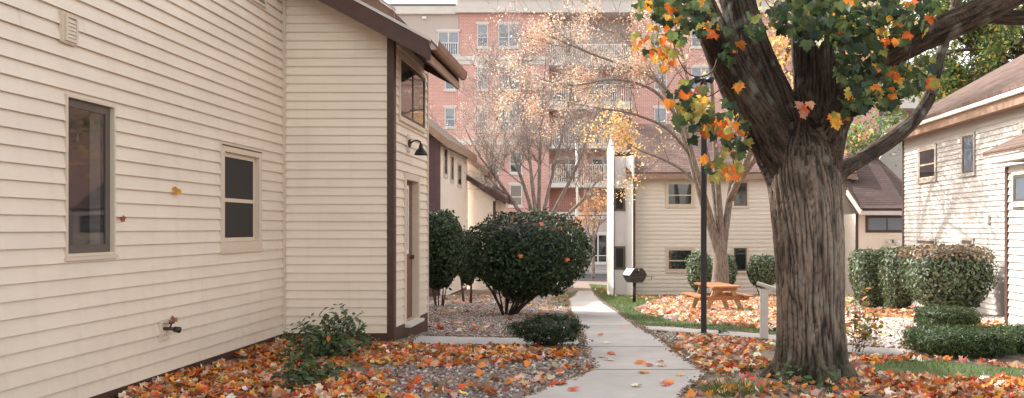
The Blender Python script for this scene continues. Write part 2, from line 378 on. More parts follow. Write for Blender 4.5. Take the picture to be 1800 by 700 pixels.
# fallen leaves (uncountable litter)
ORANGE, RED, TAN, YEL, BRN, PINK, CREAM = (.80,.28,.055),(.60,.11,.045),(.60,.41,.27),(.74,.44,.11),(.27,.125,.06),(.72,.40,.29),(.80,.68,.54)
def litter(name, polys, dens, size, pal, wts, lift=.02, patch=.5, pscale=.8, avoid=(), seed=0, tilt=.62, tmpl=None):
    X, Yy = [], []
    for k, p in enumerate(polys):
        d = dens[k] if hasattr(dens, '__len__') else dens
        x, y = sample(p, d, patch, pscale, seed + k, avoid); X.append(x); Yy.append(y)
    X = np.concatenate(X); Yy = np.concatenate(Yy); n = len(X)
    nr = RNG.normal(0, tilt, (n, 3)); nr[:, 2] = 1
    T = np.stack([X, Yy, ZG(Yy) + RNG.uniform(.3, 1, n) * lift], 1)
    sc = RNG.uniform(.65, 1.15, n) * size
    half = n // 2; tm = tmpl or (MAPLE, MAPLE_C)
    cols = pick(pal, wts, n, .22)
    R = rot_basis(nr, RNG.uniform(0, 6.28, n), sc)
    # merge two curl variants
    va = np.einsum('nij,vj->nvi', R[half:], np.array(tm[1][0])) + T[half:, None, :]
    nv = len(tm[1][0]); m = n - half
    ef = [tuple(i + k * nv for i in f) for k in range(m) for f in tm[1][1]]
    return instmesh(name, tm[0][0], tm[0][1], R[:half], T[:half], cols[:half], M['leaf_ground'], extra=(va.reshape(-1, 3), ef, np.repeat(cols[half:], nv, 0)))

fl_left = gp((215,702),(300,670),(497,603),(600,612),(700,612),(880,614),(1000,614),(1030,628),(900,640),(760,650),(700,665),(660,720),(225,760))
fl_left2 = gp((600,640),(880,625),(1036,640),(1040,655),(925,700),(600,730))
fl_wall = gp((215,702),(300,668),(497,603),(690,608),(760,612),(640,640),(420,700),(250,730))
fl_right = gp((1195,592),(1240,594),(1330,602),(1365,607),(1365,640),(1350,650),(1290,655),(1250,660),(1185,617))
fl_right1 = gp((1490,628),(1620,632),(1850,650),(1850,720),(1480,720),(1480,660))
fl_right2 = gp((1195,705),(1245,662),(1350,640),(1480,640),(1520,720),(1195,730))
fl_right3 = gp((1560,690),(1600,655),(1850,660),(1850,720),(1560,720))
P_MAIN = [ORANGE, RED, TAN, YEL, BRN, PINK, CREAM]
o = litter('fallen_leaves', [fl_left, fl_wall, fl_left2], [560, 480, 70], .084, P_MAIN, [6,2.4,3.6,1.2,3.2,1.8,1.3], .06, .4, .9, avoid=(lane, side_l))
setp(o, 'thick drift of orange and red fallen maple leaves along the left house', 'fallen leaves', kind='stuff')
o = litter('fallen_leaves', [fl_right, fl_right1, fl_right2, fl_right3], [480, 330, 110, 200], .086, P_MAIN, [5,2.8,3.6,1.0,2.2,3.0,2.2], .05, .4, .7, avoid=(lane, side_r, lawn3), seed=9)
setp(o, 'orange, pink and tan fallen leaves around the big maple trunk', 'fallen leaves', kind='stuff')
ff1 = gp((1118,546),(1200,535),(1330,528),(1500,527),(1500,600),(1370,585),(1290,573),(1180,565))
ff2 = gp((1130,535),(1200,522),(1500,515),(1500,545),(1200,560))
o = litter('fallen_leaves', [ff1, ff2], [130, 60], .13, P_MAIN, [2.4,2,4,.8,.6,4,6], .05, .25, .5, avoid=(side_r,), seed=19)  # pale mix puts the sunlight into these leaf colours
setp(o, 'sunlit pale and pink leaves spread under the picnic table', 'fallen leaves', kind='stuff')
o = litter('fallen_leaves', [bed_l2, gp((1040,510),(1110,508),(1330,520),(1200,530),(1120,528)), bed_r, gp((1700,572),(1775,574),(1775,586),(1690,580)), gp((1520,560),(1610,562),(1600,545),(1520,545))], [13, 22, 9, 200, 110], .12, P_MAIN, [4,2.5,4,1,2,2,2], .04, .5, .6, avoid=(lane,), seed=29)
setp(o, 'thin scatter of fallen leaves over gravel beds and back lawn', 'fallen leaves', kind='stuff')

# stone chips
rs = RNG.normal(0, 1, (8, 3)); OCT = ([(.5,0,0),(0,.42,0),(-.5,0,.05),(0,-.42,0),(.05,0,.32),(0,.03,-.3)], [(0,1,4),(1,2,4),(2,3,4),(3,0,4),(1,0,5),(2,1,5),(3,2,5),(0,3,5)])
def chips(name, polys, dens, size, pal, wts, label, avoid=()):
    X, Yy = [], []
    for p in polys:
        x, y = sample(p, dens, avoid=avoid); X.append(x); Yy.append(y)
    X = np.concatenate(X); Yy = np.concatenate(Yy); n = len(X)
    nr = RNG.normal(0, .45, (n, 3)); nr[:, 2] = 1
    R = rot_basis(nr, RNG.uniform(0, 6.28, n), RNG.uniform(.5, 1.25, n) * size)
    T = np.stack([X, Yy, ZG(Yy) + .012], 1)
    setp(instmesh(name, *OCT, R, T, pick(pal, wts, n, .2), M['stones']), label, 'gravel', kind='stuff')
chips('gravel', [bed_l, bed_l2, bed_m], 420, .055, [(.42,.35,.31),(.22,.17,.15),(.55,.48,.43),(.30,.22,.18)], [3,3,2,2], 'grey brown river gravel in beds left of the path', avoid=(lane, side_l))
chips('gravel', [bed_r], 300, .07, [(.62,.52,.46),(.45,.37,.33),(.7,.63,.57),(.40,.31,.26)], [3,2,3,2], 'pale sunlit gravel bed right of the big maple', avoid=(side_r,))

ce = []
for poly in (lane, side_r, side_l):
    for (ax_, ay_), (bx_, by_) in zip(poly, poly[1:] + poly[:1]):
        L_ = math.hypot(bx_-ax_, by_-ay_); k = int(min(L_*70, 900)) if ay_ < 40 and by_ < 40 and ay_ > 6.5 else 0
        t = RNG.random(k); w = RNG.normal(0, .03, k); ce += [(ax_+(bx_-ax_)*q-(by_-ay_)/L_*v, ay_+(by_-ay_)*q+(bx_-ax_)/L_*v) for q, v in zip(t, w)]
ce = np.array(ce); nn_ = np.stack([RNG.normal(0,.4,len(ce)), RNG.normal(0,.4,len(ce)), np.ones(len(ce))], 1)
setp(instmesh('soil_crumbs', *OCT, rot_basis(nn_, RNG.uniform(0,6.28,len(ce)), RNG.uniform(.015,.05,len(ce))), np.stack([ce[:,0], ce[:,1], ZG(ce[:,1])+.024], 1), pick([(.20,.14,.11),(.30,.23,.18),(.38,.20,.10),(.12,.14,.06)], [4,3,2,1.5], len(ce), .2), M['stones']), 'soil, grit and leaf crumbs along the edges of the concrete paths', 'soil crumbs', kind='stuff')
BLADE = ([(-.09,0,0),(.09,0,0),(.04,.06,.6),(0,.22,1)], [(0,1,2),(0,2,3)])
BLADE = ([(-.07,0,0),(.07,0,0),(.05,.08,.6),(-.03,.08,.6),(0,.25,1)], [(0,1,2,3),(3,2,4)])
def grass(name, polys, dens, h, pal, wts, label, avoid=()):
    X, Yy = [], []
    for k, p in enumerate(polys):
        x, y = sample(p, dens[k] if hasattr(dens,'__len__') else dens, .15, 2, avoid=avoid); X.append(x); Yy.append(y)
    X = np.concatenate(X); Yy = np.concatenate(Yy); n = len(X)
    nr = RNG.normal(0, .35, (n, 3)); nr[:, 2] = 1
    R = rot_basis(nr, RNG.uniform(0, 6.28, n), RNG.uniform(.5, 1.3, n) * h)
    T = np.stack([X, Yy, ZG(Yy)], 1)
    setp(instmesh(name, *BLADE, R, T, pick(pal, wts, n, .2), M['leaf_hedge']), label, 'grass', kind='stuff')
GP = [(.15,.21,.055),(.11,.16,.045),(.18,.20,.08),(.24,.21,.11)]
grass('grass', [lawn1, lawn2], [520, 520], .06, GP, [4,4,1.4,.6], 'short green lawn grass edging the concrete path', avoid=(lane, side_r))
grass('grass', [lawn3, lawn4, lawn5], [600, 420, 260], .065, GP, [2.5,3.5,2,1.6], 'thin patchy grass around the maple in leaf litter', avoid=(lane,))

# ------------------------------------------------------------------ walls and windows
class Wall:
    """vertical wall plane: u runs along it, n points out"""
    def __init__(s, o, u, n): s.o, s.u, s.n = Vector(o), Vector(u), Vector(n)
    def p(s, u, z, d=0): q = s.o + s.u * u + s.n * d; return Vector((q.x, q.y, z))
    def box(s, mb, u0, u1, z0, z1, d0, d1):
        return mb.hexa([s.p(u0,z0,d0), s.p(u1,z0,d0), s.p(u1,z0,d1), s.p(u0,z0,d1), s.p(u0,z1,d0), s.p(u1,z1,d0), s.p(u1,z1,d1), s.p(u0,z1,d1)])
    def frame(s, mb, u0, u1, z0, z1, w, d0, d1, wb=None):
        wb = wb or w
        s.box(mb, u0, u0+w, z0, z1, d0, d1); s.box(mb, u1-w, u1, z0, z1, d0, d1)
        s.box(mb, u0+w, u1-w, z1-w, z1, d0, d1); s.box(mb, u0+w, u1-w, z0, z0+wb, d0, d1)
    def siding(s, u0, u1, z0, z1, e, lap=.023, cuts=(), holes=(), joints=True):
        mb = MB(); z = z0
        while z < z1 - 1e-4:
            t = min(z + e, z1); lip = min(.16*e, .018)
            d = lambda q: lap + (.002 - lap) * (q - z) / e
            zs = sorted({z, t + (lip if t < z1 else 0)} | {h[k] for h in holes for k in (2,3) if z < h[k] < t})
            for q0, q1 in zip(zs[:-1], zs[1:]):
                iv = [(u0, u1)]
                for h in holes:
                    if q0 < h[3] - 1e-5 and min(q1, t) > h[2] + 1e-5: iv = [p for (x, y) in iv for p in ((x, min(y, h[0])), (max(x, h[1]), y)) if p[1] - p[0] > 1e-4]
                if joints and u1 - u0 > 2.5:
                    ph = (math.sin(round(z/e)*12.9898)*43758.5453) % 1.0; js = [u0 + (k + ph)*3.66 for k in range(int((u1-u0)/3.66)+1)]
                    for j in js: iv = [p for (x, y) in iv for p in (((x, j), (j, y)) if x + .05 < j < y - .05 else ((x, y),))]
                for ii, (x, y) in enumerate(iv):
                    y = y + .012 if ii + 1 < len(iv) and abs(iv[ii+1][0] - y) < 1e-6 else y; o_ = .0014*(ii % 2)
                    mb.add([s.p(x,q0,d(q0)+o_), s.p(y,q0,d(q0)+o_), s.p(y,q1,d(q1)+o_), s.p(x,q1,d(q1)+o_)], [(0,1,2,3)])
                    if q0 == z: mb.add([s.p(x,z,lap), s.p(y,z,lap), s.p(y,z+lip,.0015), s.p(x,z+lip,.0015)], [(3,2,1,0)])
            z = t
        if cuts:
            bm = bmesh.new(); vs = [bm.verts.new(v) for v in mb.v]
            for f in mb.f: bm.faces.new([vs[i] for i in f])
            for co, no in cuts: bmesh.ops.bisect_plane(bm, geom=bm.verts[:]+bm.edges[:]+bm.faces[:], plane_co=co, plane_no=no, clear_outer=True)
            bm.verts.index_update(); mb = MB(); mb.add([v.co.copy() for v in bm.verts], [[v.index for v in f.verts] for f in bm.faces]); bm.free()
        return mb
    def core(s, mb, poly, d0, d1):       # solid behind the siding, poly of (u, z)
        return mb.prism([s.p(u, z, d1) for u, z in poly], s.n * (d0 - d1))

def window(w, parent, u0, u1, z0, z1, casing=.06, sash=.04, rails=(), mull=(), mc='trim', ms='bronze', mp='glass', proud=.045, label=None, inner=None, sill=True, rec=0.0):
    c = MB(); w.frame(c, u0, u1, z0, z1, casing, -rec, proud)
    if sill: w.box(c, u0-.015, u1+.015, z0-.03, z0-.002, 0, proud+.015)
    o = build('window', c, M[mc], parent)
    if label: o['label'] = label
    a, b, e, f = u0+casing+.002, u1-casing-.002, z0+casing+.002, z1-casing-.002; t1 = proud - .008 - rec*.55; t0 = .003 - rec
    m = MB(); w.frame(m, a, b, e, f, sash, t0, t1)
    for t in rails: z = e + (f-e)*t; w.box(m, a+sash, b-sash, z-sash*.45, z+sash*.45, t0, t1-.002)
    for t in mull: u = a + (b-a)*t; w.box(m, u-sash*.5, u+sash*.5, e+sash, f-sash, t0, t1-.001)
    build('sash', m, M[ms], o)
    g_ = MB(); w.box(g_, a+sash*.5, b-sash*.5, e+sash*.5, f-sash*.5, t1-.0115, t1-.008); build('pane', g_, M[mp], o)
    if inner: inner(o, a+sash, b-sash, e+sash, f-sash)
    return o

# ================================================================== the near house on the left
D = 4.0
house = thing('house', (-5, 8, 0), 'cream lap-sided house filling the left side, with brown-trimmed entry gable', 'house')
wl = Wall((-D,0,0), (0,1,0), (1,0,0))                 # long wall, u = y
YG = 10.6
def yl(px, X=D): return F * X / (CX - px)             # distance along a wall at lateral -X
z_ = lambda px, py, X=D: H - (py-CY)/F*yl(px, X)
yl0 = yl
def yl(px, X=D): return yl0(px, X - .026 if X == D else X)
HOLE = [(yl(117)+.01, yl(204)-.01, z_(117,452)+.01, z_(117,164)-.01), (yl(389)+.01, yl(461)-.01, z_(389,441)+.01, z_(389,250)-.01)]
build('wall', wl.siding(-2, YG, .097, 5.8, .1167, holes=HOLE), M['siding'], house)
mb = MB(); wl.core(mb, [(-2,-.3),(YG,-.3),(YG,5.8),(-2,5.8)], -.25, -.14); build('wall_core', mb, M['dark'], house)
mb = MB(); wl.box(mb, -2, YG-.02, -.2, .095, 0, .008); build('foundation', mb, M['brown'], house)
wf = Wall((0,YG,0), (1,0,0), (0,-1,0))                # entry gable wall, u = x
XE, EZ, SL = -2.636, 3.80, .54
cut = (Vector((XE, YG, EZ)), Vector((SL, 0, 1)).normalized())
build('entry_wall', wf.siding(-5.0, XE-.062, .10, 5.6, .1067, cuts=(cut,)), M['siding_warm'], house)
wr = Wall((XE,0,0), (0,1,0), (1,0,0)); YE = 12.6
y0, y1 = yl(713, 2.6), yl(739, 2.6)
build('door_wall', wr.siding(YG+.09, YE, .16, EZ-.03, .1167, holes=[(y0+.02, y1-.02, .15, 2.10)]), M['siding'], house)
mb = MB(); mb.prism([Vector((-5.0,YG+.003,-.3)),Vector((XE-.12,YG+.003,-.3)),Vector((XE-.12,YG+.003,EZ-.02)),Vector((-5.0,YG+.003,EZ-.02+SL*2.36))], (0,YE-YG-.006,0)); build('entry_core', mb, M['trim'], house)
mb = MB()
wf.box(mb, XE-.062, XE+.022, -.05, EZ+.02, -.02, .025); wr.box(mb, YG+.002, YG+.09, -.05, EZ-.02, .0, .023); build('corner_post', mb, M['brown'], house)
mb = MB(); wf.box(mb, -D+.012, XE-.064, -.2, .098, 0, .01); wr.box(mb, YG+.092, YE, -.2, .158, 0, .02); build('foundation', mb, M['brown'], house)
mb = MB(); mb.box(-D+.002, -D+.05, YG-.05, YG-.014, .1, 5.7); build('corner_trim', mb, M['trim'], house)
mb = MB(); mb.box(XE-.03, XE+.03, YE+.002, YE+.04, .0, EZ-.06); build('corner_trim', mb, M['trim'], house)
mb = MB(); wr.box(mb, YG+.12, YE-.02, EZ-.10, EZ-.01, .0, .03); build('frieze_board', mb, M['trim'], house)
# entry roof: slopes down toward +x
def rz(x): return EZ + .03 + SL * (XE - x)
XR0, XR1, YR0, YR1 = -5.0, -2.11, 10.27, 12.35
roof = MB(); roof.prism([Vector((XR0,YR0,rz(XR0)+.10)),Vector((XR1,YR0,rz(XR1)+.10)),Vector((XR1,YR0,rz(XR1)+.15)),Vector((XR0,YR0,rz(XR0)+.15))], (0,YR1-YR0,0)); build('roof', roof, M['roof_y'], house)
fa = MB(); fa.prism([Vector((XR0,YR0-.03,rz(XR0)-.13)),Vector((XR1+.02,YR0-.03,rz(XR1)-.13)),Vector((XR1+.02,YR0-.03,rz(XR1)+.095)),Vector((XR0,YR0-.03,rz(XR0)+.095))], (0,.028,0)); build('rake_board', fa, M['brown'], house)
fa = MB(); fa.prism([Vector((XR0,YR0-.045,rz(XR0)+.097)),Vector((XR1+.02,YR0-.045,rz(XR1)+.097)),Vector((XR1+.02,YR0-.045,rz(XR1)+.135)),Vector((XR0,YR0-.045,rz(XR0)+.135))], (0,.04,0)); build('drip_edge', fa, M['stone'], house)
fa = MB(); fa.prism([Vector((XR0,YR0,rz(XR0)-.03)),Vector((XR1,YR0,rz(XR1)-.03)),Vector((XR1,YR0,rz(XR1)+.0)),Vector((XR0,YR0,rz(XR0)+.0))], (0,YR1-YR0-.03,0)); build('soffit', fa, M['brown'], house)
fa = MB(); fa.box(XR1-.03, XR1, YR0, YR1, rz(XR1)-.14, rz(XR1)+.095); build('eave_board', fa, M['brown2'], house)
fa = MB(); fa.prism([Vector((XR0,YR1-.027,rz(XR0)-.13)),Vector((XR1,YR1-.027,rz(XR1)-.13)),Vector((XR1,YR1-.027,rz(XR1)+.095)),Vector((XR0,YR1-.027,rz(XR0)+.095))], (0,.03,0)); build('rake_board', fa, M['brown'], house)
gu = MB(); prof = [(.0,.05),(.012,-.03),(.04,-.065),(.085,-.065),(.115,-.03),(.125,.05),(.118,.05),(.108,-.026),(.082,-.057),(.037,-.057),(.019,-.026),(.008,.05)]
gu.prism([Vector((XR1+.004+a, YR0-.06, rz(XR1)+.05+b)) for a, b in prof], (0, YR1-YR0+.02, 0)); gut = build('gutter', gu, M['copper'], house)
for yy in (10.7, 11.3, 11.9): gb = MB(); gb.box(XR1+.003, XR1+.131, yy, yy+.025, rz(XR1)+.1005, rz(XR1)+.106); build('gutter_strap', gb, M['copper'], gut)
# upper roofs of the same house (ridge along y, raised out of frame to shade the ground; one rake shows)
up = MB(); up.prism([Vector((-4.0+.45,-2.3,5.75)),Vector((-8,-2.3,10.3)),Vector((-8,-2.3,10.45)),Vector((-3.5,-2.3,5.9))], (0,13.0,0))
up.prism([Vector((-12.5,-2.3,5.75)),Vector((-8.001,-2.3,10.3)),Vector((-8.001,-2.3,10.45)),Vector((-12.5,-2.3,5.9))], (0,21.5,0)); build('upper_roof', up, M['roof_y'], house)
mb = MB(); mb.box(-12, -4.26, -1.9, YG-.003, -.3, 5.74); mb.box(-12, -5.25, YG, 19, -.5, 5.74)
mb.box(-12, -5.3, 19.003, 22.4, -.8, 5.0); mb.prism([Vector((-12,-1.9,5.741)),Vector((-4.3,-1.9,5.741)),Vector((-8,-1.9,10.2))], (0,20.8,0)); build('rear_core_shade_block', mb, M['siding_far'], house)  # box behind the rear is unseen, added to shade the path
XB = -3.17; zb = 4.56
fa = MB(); fa.prism([Vector((XB,12.9,zb)),Vector((XB-2.6,12.9,zb+1.75)),Vector((XB-2.6,12.9,zb+1.85)),Vector((XB,12.9,zb+.1))], (0,3.2,0)); build('upper_roof', fa, M['roof_y'], house)
fa = MB(); fa.prism([Vector((XB,12.86,zb-.15)),Vector((XB-2.6,12.86,zb+1.6)),Vector((XB-2.6,12.86,zb+1.86)),Vector((XB,12.86,zb+.11))], (0,.037,0)); build('rake_board', fa, M['brown2'], house)
fa = MB(); fa.prism([Vector((XB+.02,12.83,zb+.11)),Vector((XB-2.6,12.83,zb+1.87)),Vector((XB-2.6,12.83,zb+1.91)),Vector((XB+.02,12.83,zb+.15))], (0,.06,0)); build('drip_edge', fa, M['stone'], house)
# tall casement with sheer curtain
def inside(o, a, b, e, f):
    k = MB(); wl.box(k, a-.01, b+.01, e-.01, f+.01, -.135, -.13); build('room_backing', k, M['dark'], o)  # dark sheet painted in for the unlit room
    k = MB(); n = 14; u0 = a + (b-a)*.72
    for i in range(n):
        ua, ub = u0+(b-u0)*i/n, u0+(b-u0)*(i+1)/n; da, db = -.058+.012*(i%2), -.058+.012*((i+1)%2)
        k.add([wl.p(ua,e,da), wl.p(ub,e,db), wl.p(ub,f,db), wl.p(ua,f,da)], [(0,1,2,3)])
    build('curtain', k, M['curtain'], o)
    k = MB(); q = wl.p(a+(b-a)*.42, e+(f-e)*.79, -.06); k.prism([q + Vector((0,.026*math.cos(t),.033*math.sin(t))) for t in [i*math.pi/10+math.pi/2 for i in range(11)]], (.003,0,0)); build('glow_disc', k, M['glow'], o)  # flat pale half-disc stands in for a glow in the pane
window(wl, house, yl(117), yl(204), z_(117,452), z_(117,164), .022, .06, mp='glass_see', inner=inside, proud=.026, rec=.05, label='tall narrow casement window with grey-brown frame')
o_ = window(wl, house, yl(389), yl(461), z_(389,441), z_(389,250), .085, .045, rails=(.47,), ms='trim', mp='screen', proud=.026, rec=.07, label='small double-hung window with dark insect screen')
mb = MB(); wl.box(mb, yl(389)+.02, yl(461)-.02, z_(389,250)-.028, z_(389,250)-.014, .0262, .031); build('flashing_strip', mb, M['brown'], o_)
# two-light window and door on the entry side
yr = lambda px: yl(px, -XE)
window(wr, house, yl(703.5, 2.6), yl(748, 2.6), 2.80, 3.60, .035, .035, mull=(.5,), ms='brown', mp='glass_refl', label='wide two-light window above the entry door', proud=.04)
dm = MB(); wr.frame(dm, y0, y1, .14, 2.13, .085, -.075, .032, wb=.02); door = build('door', dm, M['trim'], house)
mb = MB(); wr.box(mb, y0+.087, y1-.087, .17, 2.04, -.11, -.062); build('door_leaf', mb, M['doorbrown'], door)
mb = MB(); wr.frame(mb, y0+.11, y0+.11+.42, 1.05, 1.98, .05, -.0615, -.045); build('storm_frame', mb, M['white'], door)
mb = MB(); wr.box(mb, y0+.03, y1-.03, .10, .138, .0, .10); build('threshold', mb, M['stone'], door)
mb = MB(); mb.tube([wr.p(y1-.17,1.0,-.062), wr.p(y1-.17,1.0,-.015)], [.028,.03], 10); build('handle', mb, M['rust'], door)

# things fixed to the wall
def wall_pt(px, py, d=0): Y = yl(px); return Vector((-D + d, Y, H - (py-CY)/F*Y))
vt = thing('wall_vent', wall_pt(120,51), 'small cream louvred vent hood high on the left siding', 'vent')
u0, u1 = yl(107), yl(134); a, b = z_(120,78), z_(120,24)
mb = MB(); wl.box(mb, u0, u1, a, b, .005, .035); build('base', mb, M['trim'], vt, bevel=.006)
mb = MB(); wl.frame(mb, u0+.03, u1-.01, a+.02, b-.01, .022, .036, .050); build('frame', mb, M['trim'], vt)
for i in range(5):
    s0 = a+.048+(b-a-.09)*i/5; h_ = (b-a-.09)/5
    mb = MB(); mb.hexa([wl.p(u0+.053,s0,.036), wl.p(u1-.033,s0,.036), wl.p(u1-.033,s0,.048), wl.p(u0+.053,s0,.048), wl.p(u0+.053,s0+h_*.85,.036), wl.p(u1-.033,s0+h_*.85,.036), wl.p(u1-.033,s0+h_*.85,.044), wl.p(u0+.053,s0+h_*.85,.044)]); build('louvre', mb, M['trim'], vt)
v2 = thing('wall_vent', wall_pt(452,2), 'cream vent partly cut off at the top edge of the siding', 'vent')
mb = MB(); wl.frame(mb, yl(440), yl(466), z_(452,6), z_(452,-40), .03, .005, .05); build('frame', mb, M['trim'], v2)
for i in range(3):
    mb = MB(); zz = z_(452,6)+.04+i*.05; wl.box(mb, yl(440)+.032, yl(466)-.032, zz, zz+.018, .006, .035); build('louvre', mb, M['bronze'], v2)
sp = thing('hose_tap', wall_pt(290,580), 'outdoor hose tap on a cream block low on the left siding', 'tap')
mb = MB(); wl.frame(mb, yl(281), yl(297), z_(289,598), z_(289,562), .035, .006, .03); wl.box(mb, yl(281)+.03, yl(297)-.03, z_(289,598)+.03, z_(289,562)-.03, .005, .012); build('mounting_block', mb, M['trim'], sp)
c0 = wall_pt(290,578,.012)
mb = MB(); mb.tube([c0, c0+Vector((.06,.0,0)), c0+Vector((.10,0,-.005))], [.016,.016,.018], 10); mb.tube([c0+Vector((.06,0,.005)), c0+Vector((.075,0,.05))], .008, 8); build('spout', mb, M['rust'], sp, smooth=True)
mb = MB(); mb.tube([c0+Vector((.10,0,-.005)), c0+Vector((.15,.0,-.012))], [.026,.028], 12); build('hose_end', mb, M['black'], sp, smooth=True)
mb = MB(); mb.tube([c0+Vector((.072,-.03,.055)), c0+Vector((.078,.03,.055))], .012, 8); build('handle', mb, M['rust'], sp, smooth=True)
# barn lamp
lamp = thing('wall_lamp', wr.p(yr(732),2.6,0), 'black gooseneck barn lamp over the entry door', 'lamp')
yc = 11.36; zc = 2.53
mb = MB(); wr.box(mb, yc-.07, yc+.07, zc-.12, zc+.12, .006, .03); build('mounting_block', mb, M['trim'], lamp, bevel=.005)
mb = MB(); mb.tube([wr.p(yc,zc,.03), wr.p(yc,zc,.05)], .055, 16); build('wall_plate', mb, M['black'], lamp)
mb = MB(); mb.tube([wr.p(yc,zc,.05), wr.p(yc,zc+.03,.09), wr.p(yc,zc+.04,.14), wr.p(yc,zc+.02,.18), wr.p(yc,zc-.02,.19)], .011, 8); build('arm', mb, M['black'], lamp, smooth=True)
mb = MB(); q = wr.p(yc, zc, .19)
mb.tube([q+Vector((0,0,z)) for z in (-.01,-.03,-.06,-.08,-.11,-.14,-.155,-.155,-.13,-.09)], [.018,.025,.03,.047,.072,.086,.09,.085,.072,.04], 20); build('lamp_shade', mb, M['black'], lamp, smooth=True)

# leaves caught on the siding
def one_leaf(name, loc, nrm, spin, size, col, label, cat='leaf', group=None, tm=MAPLE):
    n = np.array([nrm], float); R = rot_basis(n, np.array([spin]), [size])
    return setp(instmesh(name, *tm, R, [tuple(loc)], [col], M['leaf_ground'], loc=tuple(loc)), label, cat, group)
one_leaf('maple_leaf', wall_pt(306,336,.05), (.75,-.6,.2), 2.6, .085, (.50,.24,.04), 'yellow brown maple leaf hanging between the two left windows')
one_leaf('maple_leaf', wall_pt(210,385,.05), (.6,-.7,.3), 1.2, .055, (.25,.09,.04), 'small brown curled leaf stuck beside the tall casement window', tm=MAPLE_C)
one_leaf('maple_leaf', wall_pt(296,562,.07), (.6,-.6,.3), .3, .07, (.28,.10,.04), 'dry brown leaf resting on top of the hose tap', tm=MAPLE_C)

# ================================================================== second row house (plum gable) and third unit behind it
hb = thing('house', (-8, 35, zg(35)), 'plum-gabled house with cream side wall behind the tall bush', 'house')
XC = -6.2; Yb = 32.0; gz = -1.7
wb = Wall((XC,0,0), (0,1,0), (1,0,0)); wbf = Wall((0,Yb,0), (1,0,0), (0,-1,0))
build('wall', wb.siding(Yb+.12, 38.3, gz+.45, 4.75, .13), M['siding_b'], hb)
cutb = (Vector((XC,Yb,4.85)), Vector((.8,0,1)).normalized())
build('gable_wall', wbf.siding(-11, XC-.14, gz+.45, 8.5, .15, cuts=(cutb,)), M['purple'], hb)
mb = MB(); mb.prism([Vector((-11,Yb+.004,gz)),Vector((XC-.004,Yb+.004,gz)),Vector((XC-.004,Yb+.004,4.8)),Vector((-11,Yb+.004,8.6))], (0,6.2,0)); build('wall_core', mb, M['siding_far'], hb)
mb = MB(); mb.box(-13, -6.75, 26.2, Yb-.05, gz, 5.2); build('unseen_shade_block', mb, M['siding_far'], hb)  # unseen block added to throw shade over the far path
mb = MB(); wbf.box(mb, XC-.14, XC+.02, gz, 4.8, -.02, .03); wb.box(mb, Yb+.002, Yb+.12, gz, 4.75, 0, .02); build('corner_post', mb, M['purple'], hb)
mb = MB(); wb.box(mb, Yb+.13, 38.3, gz, gz+.44, 0, .012); build('foundation', mb, M['brown'], hb)
rf = MB(); e0 = Vector((-5.8,31.6,4.55)); sl = .8
rf.prism([e0, e0+Vector((-5,0,5*sl)), e0+Vector((-5,0,5*sl+.12)), e0+Vector((0,0,.12))], (0,6.9,0)); build('roof', rf, M['roof_y'], hb)
rf = MB(); e1 = e0+Vector((.0,-.04,-.2)); rf.prism([e1, e1+Vector((-5,0,5*sl)), e1+Vector((-5,0,5*sl+.33)), e1+Vector((0,0,.33))], (0,.038,0)); build('rake_board', rf, M['brown2'], hb)
rf = MB(); rf.box(-5.8,-5.76,31.56,38.5,4.36,4.66); build('eave_board', rf, M['brown2'], hb)
rf = MB(); rf.box(-6.19,-5.802,31.65,38.4,4.50,4.54); build('soffit', rf, M['brown'], hb)
for (p0, p1, q0, q1) in [(778.5,785.5,256,310),(790.5,796.5,270,320),(803,810,285,328)]:
    ya, yb_ = yl(p0, -XC), yl(p1, -XC); window(wb, hb, ya, yb_, z_(p0,q1,-XC), z_(p0,q0,-XC), .10, .05, mc='trim', mp='glass')
hc = thing('house', (-7, 40, zg(40)), 'low cream unit with brown shed roof behind the big round bush', 'house')
wc = Wall((0,38.6,0), (1,0,0), (0,-1,0)); zt = 3.62
cutc = (Vector((-6.4,38.6,zt)), Vector((.62,0,1)).normalized())
build('wall', wc.siding(-6.18,-4.95, gz+.3, 4.5, .13, cuts=(cutc,)), M['siding_b'], hc)
mb = MB(); mb.prism([Vector((-6.19,38.61,gz)),Vector((-4.96,38.61,gz)),Vector((-4.96,38.61,2.68)),Vector((-6.19,38.61,3.44))], (0,4,0)); build('wall_core', mb, M['siding_far'], hc)
mb = MB(); wc.box(mb, -5.05,-4.93, gz, 2.6, 0,.03); build('corner_post', mb, M['brown'], hc)
wd = Wall((-4.94,0,0),(0,1,0),(1,0,0)); build('side_wall', wd.siding(38.62, 42.6, gz+.3, 2.66, .13), M['siding_far'], hc)
rf = MB(); e0 = Vector((-4.45,38.2,2.50)); rf.prism([e0, e0+Vector((-2.1,0,1.3)), e0+Vector((-2.1,0,1.5)), e0+Vector((0,0,.2))], (0,4.6,0)); build('roof', rf, M['roof_y'], hc)
rf = MB(); e1 = e0+Vector((.02,-.04,-.06)); rf.prism([e1, e1+Vector((-2.1,0,1.3)), e1+Vector((-2.1,0,1.55)), e1+Vector((0,0,.25))], (0,.038,0)); build('rake_board', rf, M['brown'], hc)
mb = MB(); mb.prism([Vector((-6.3,39.2,3.4)),Vector((-5.55,39.2,3.2)),Vector((-5.55,39.2,3.95)),Vector((-6.3,39.2,4.5))], (0,3,0)); build('dormer', mb, M['siding_far'], hc)
rf = MB(); e0 = Vector((-5.35,38.9,3.75)); rf.prism([e0, e0+Vector((-1.0,0,.75)), e0+Vector((-1.0,0,1.0)), e0+Vector((0,0,.25))], (0,3.5,0)); build('dormer_roof', rf, M['brown2'], hc)

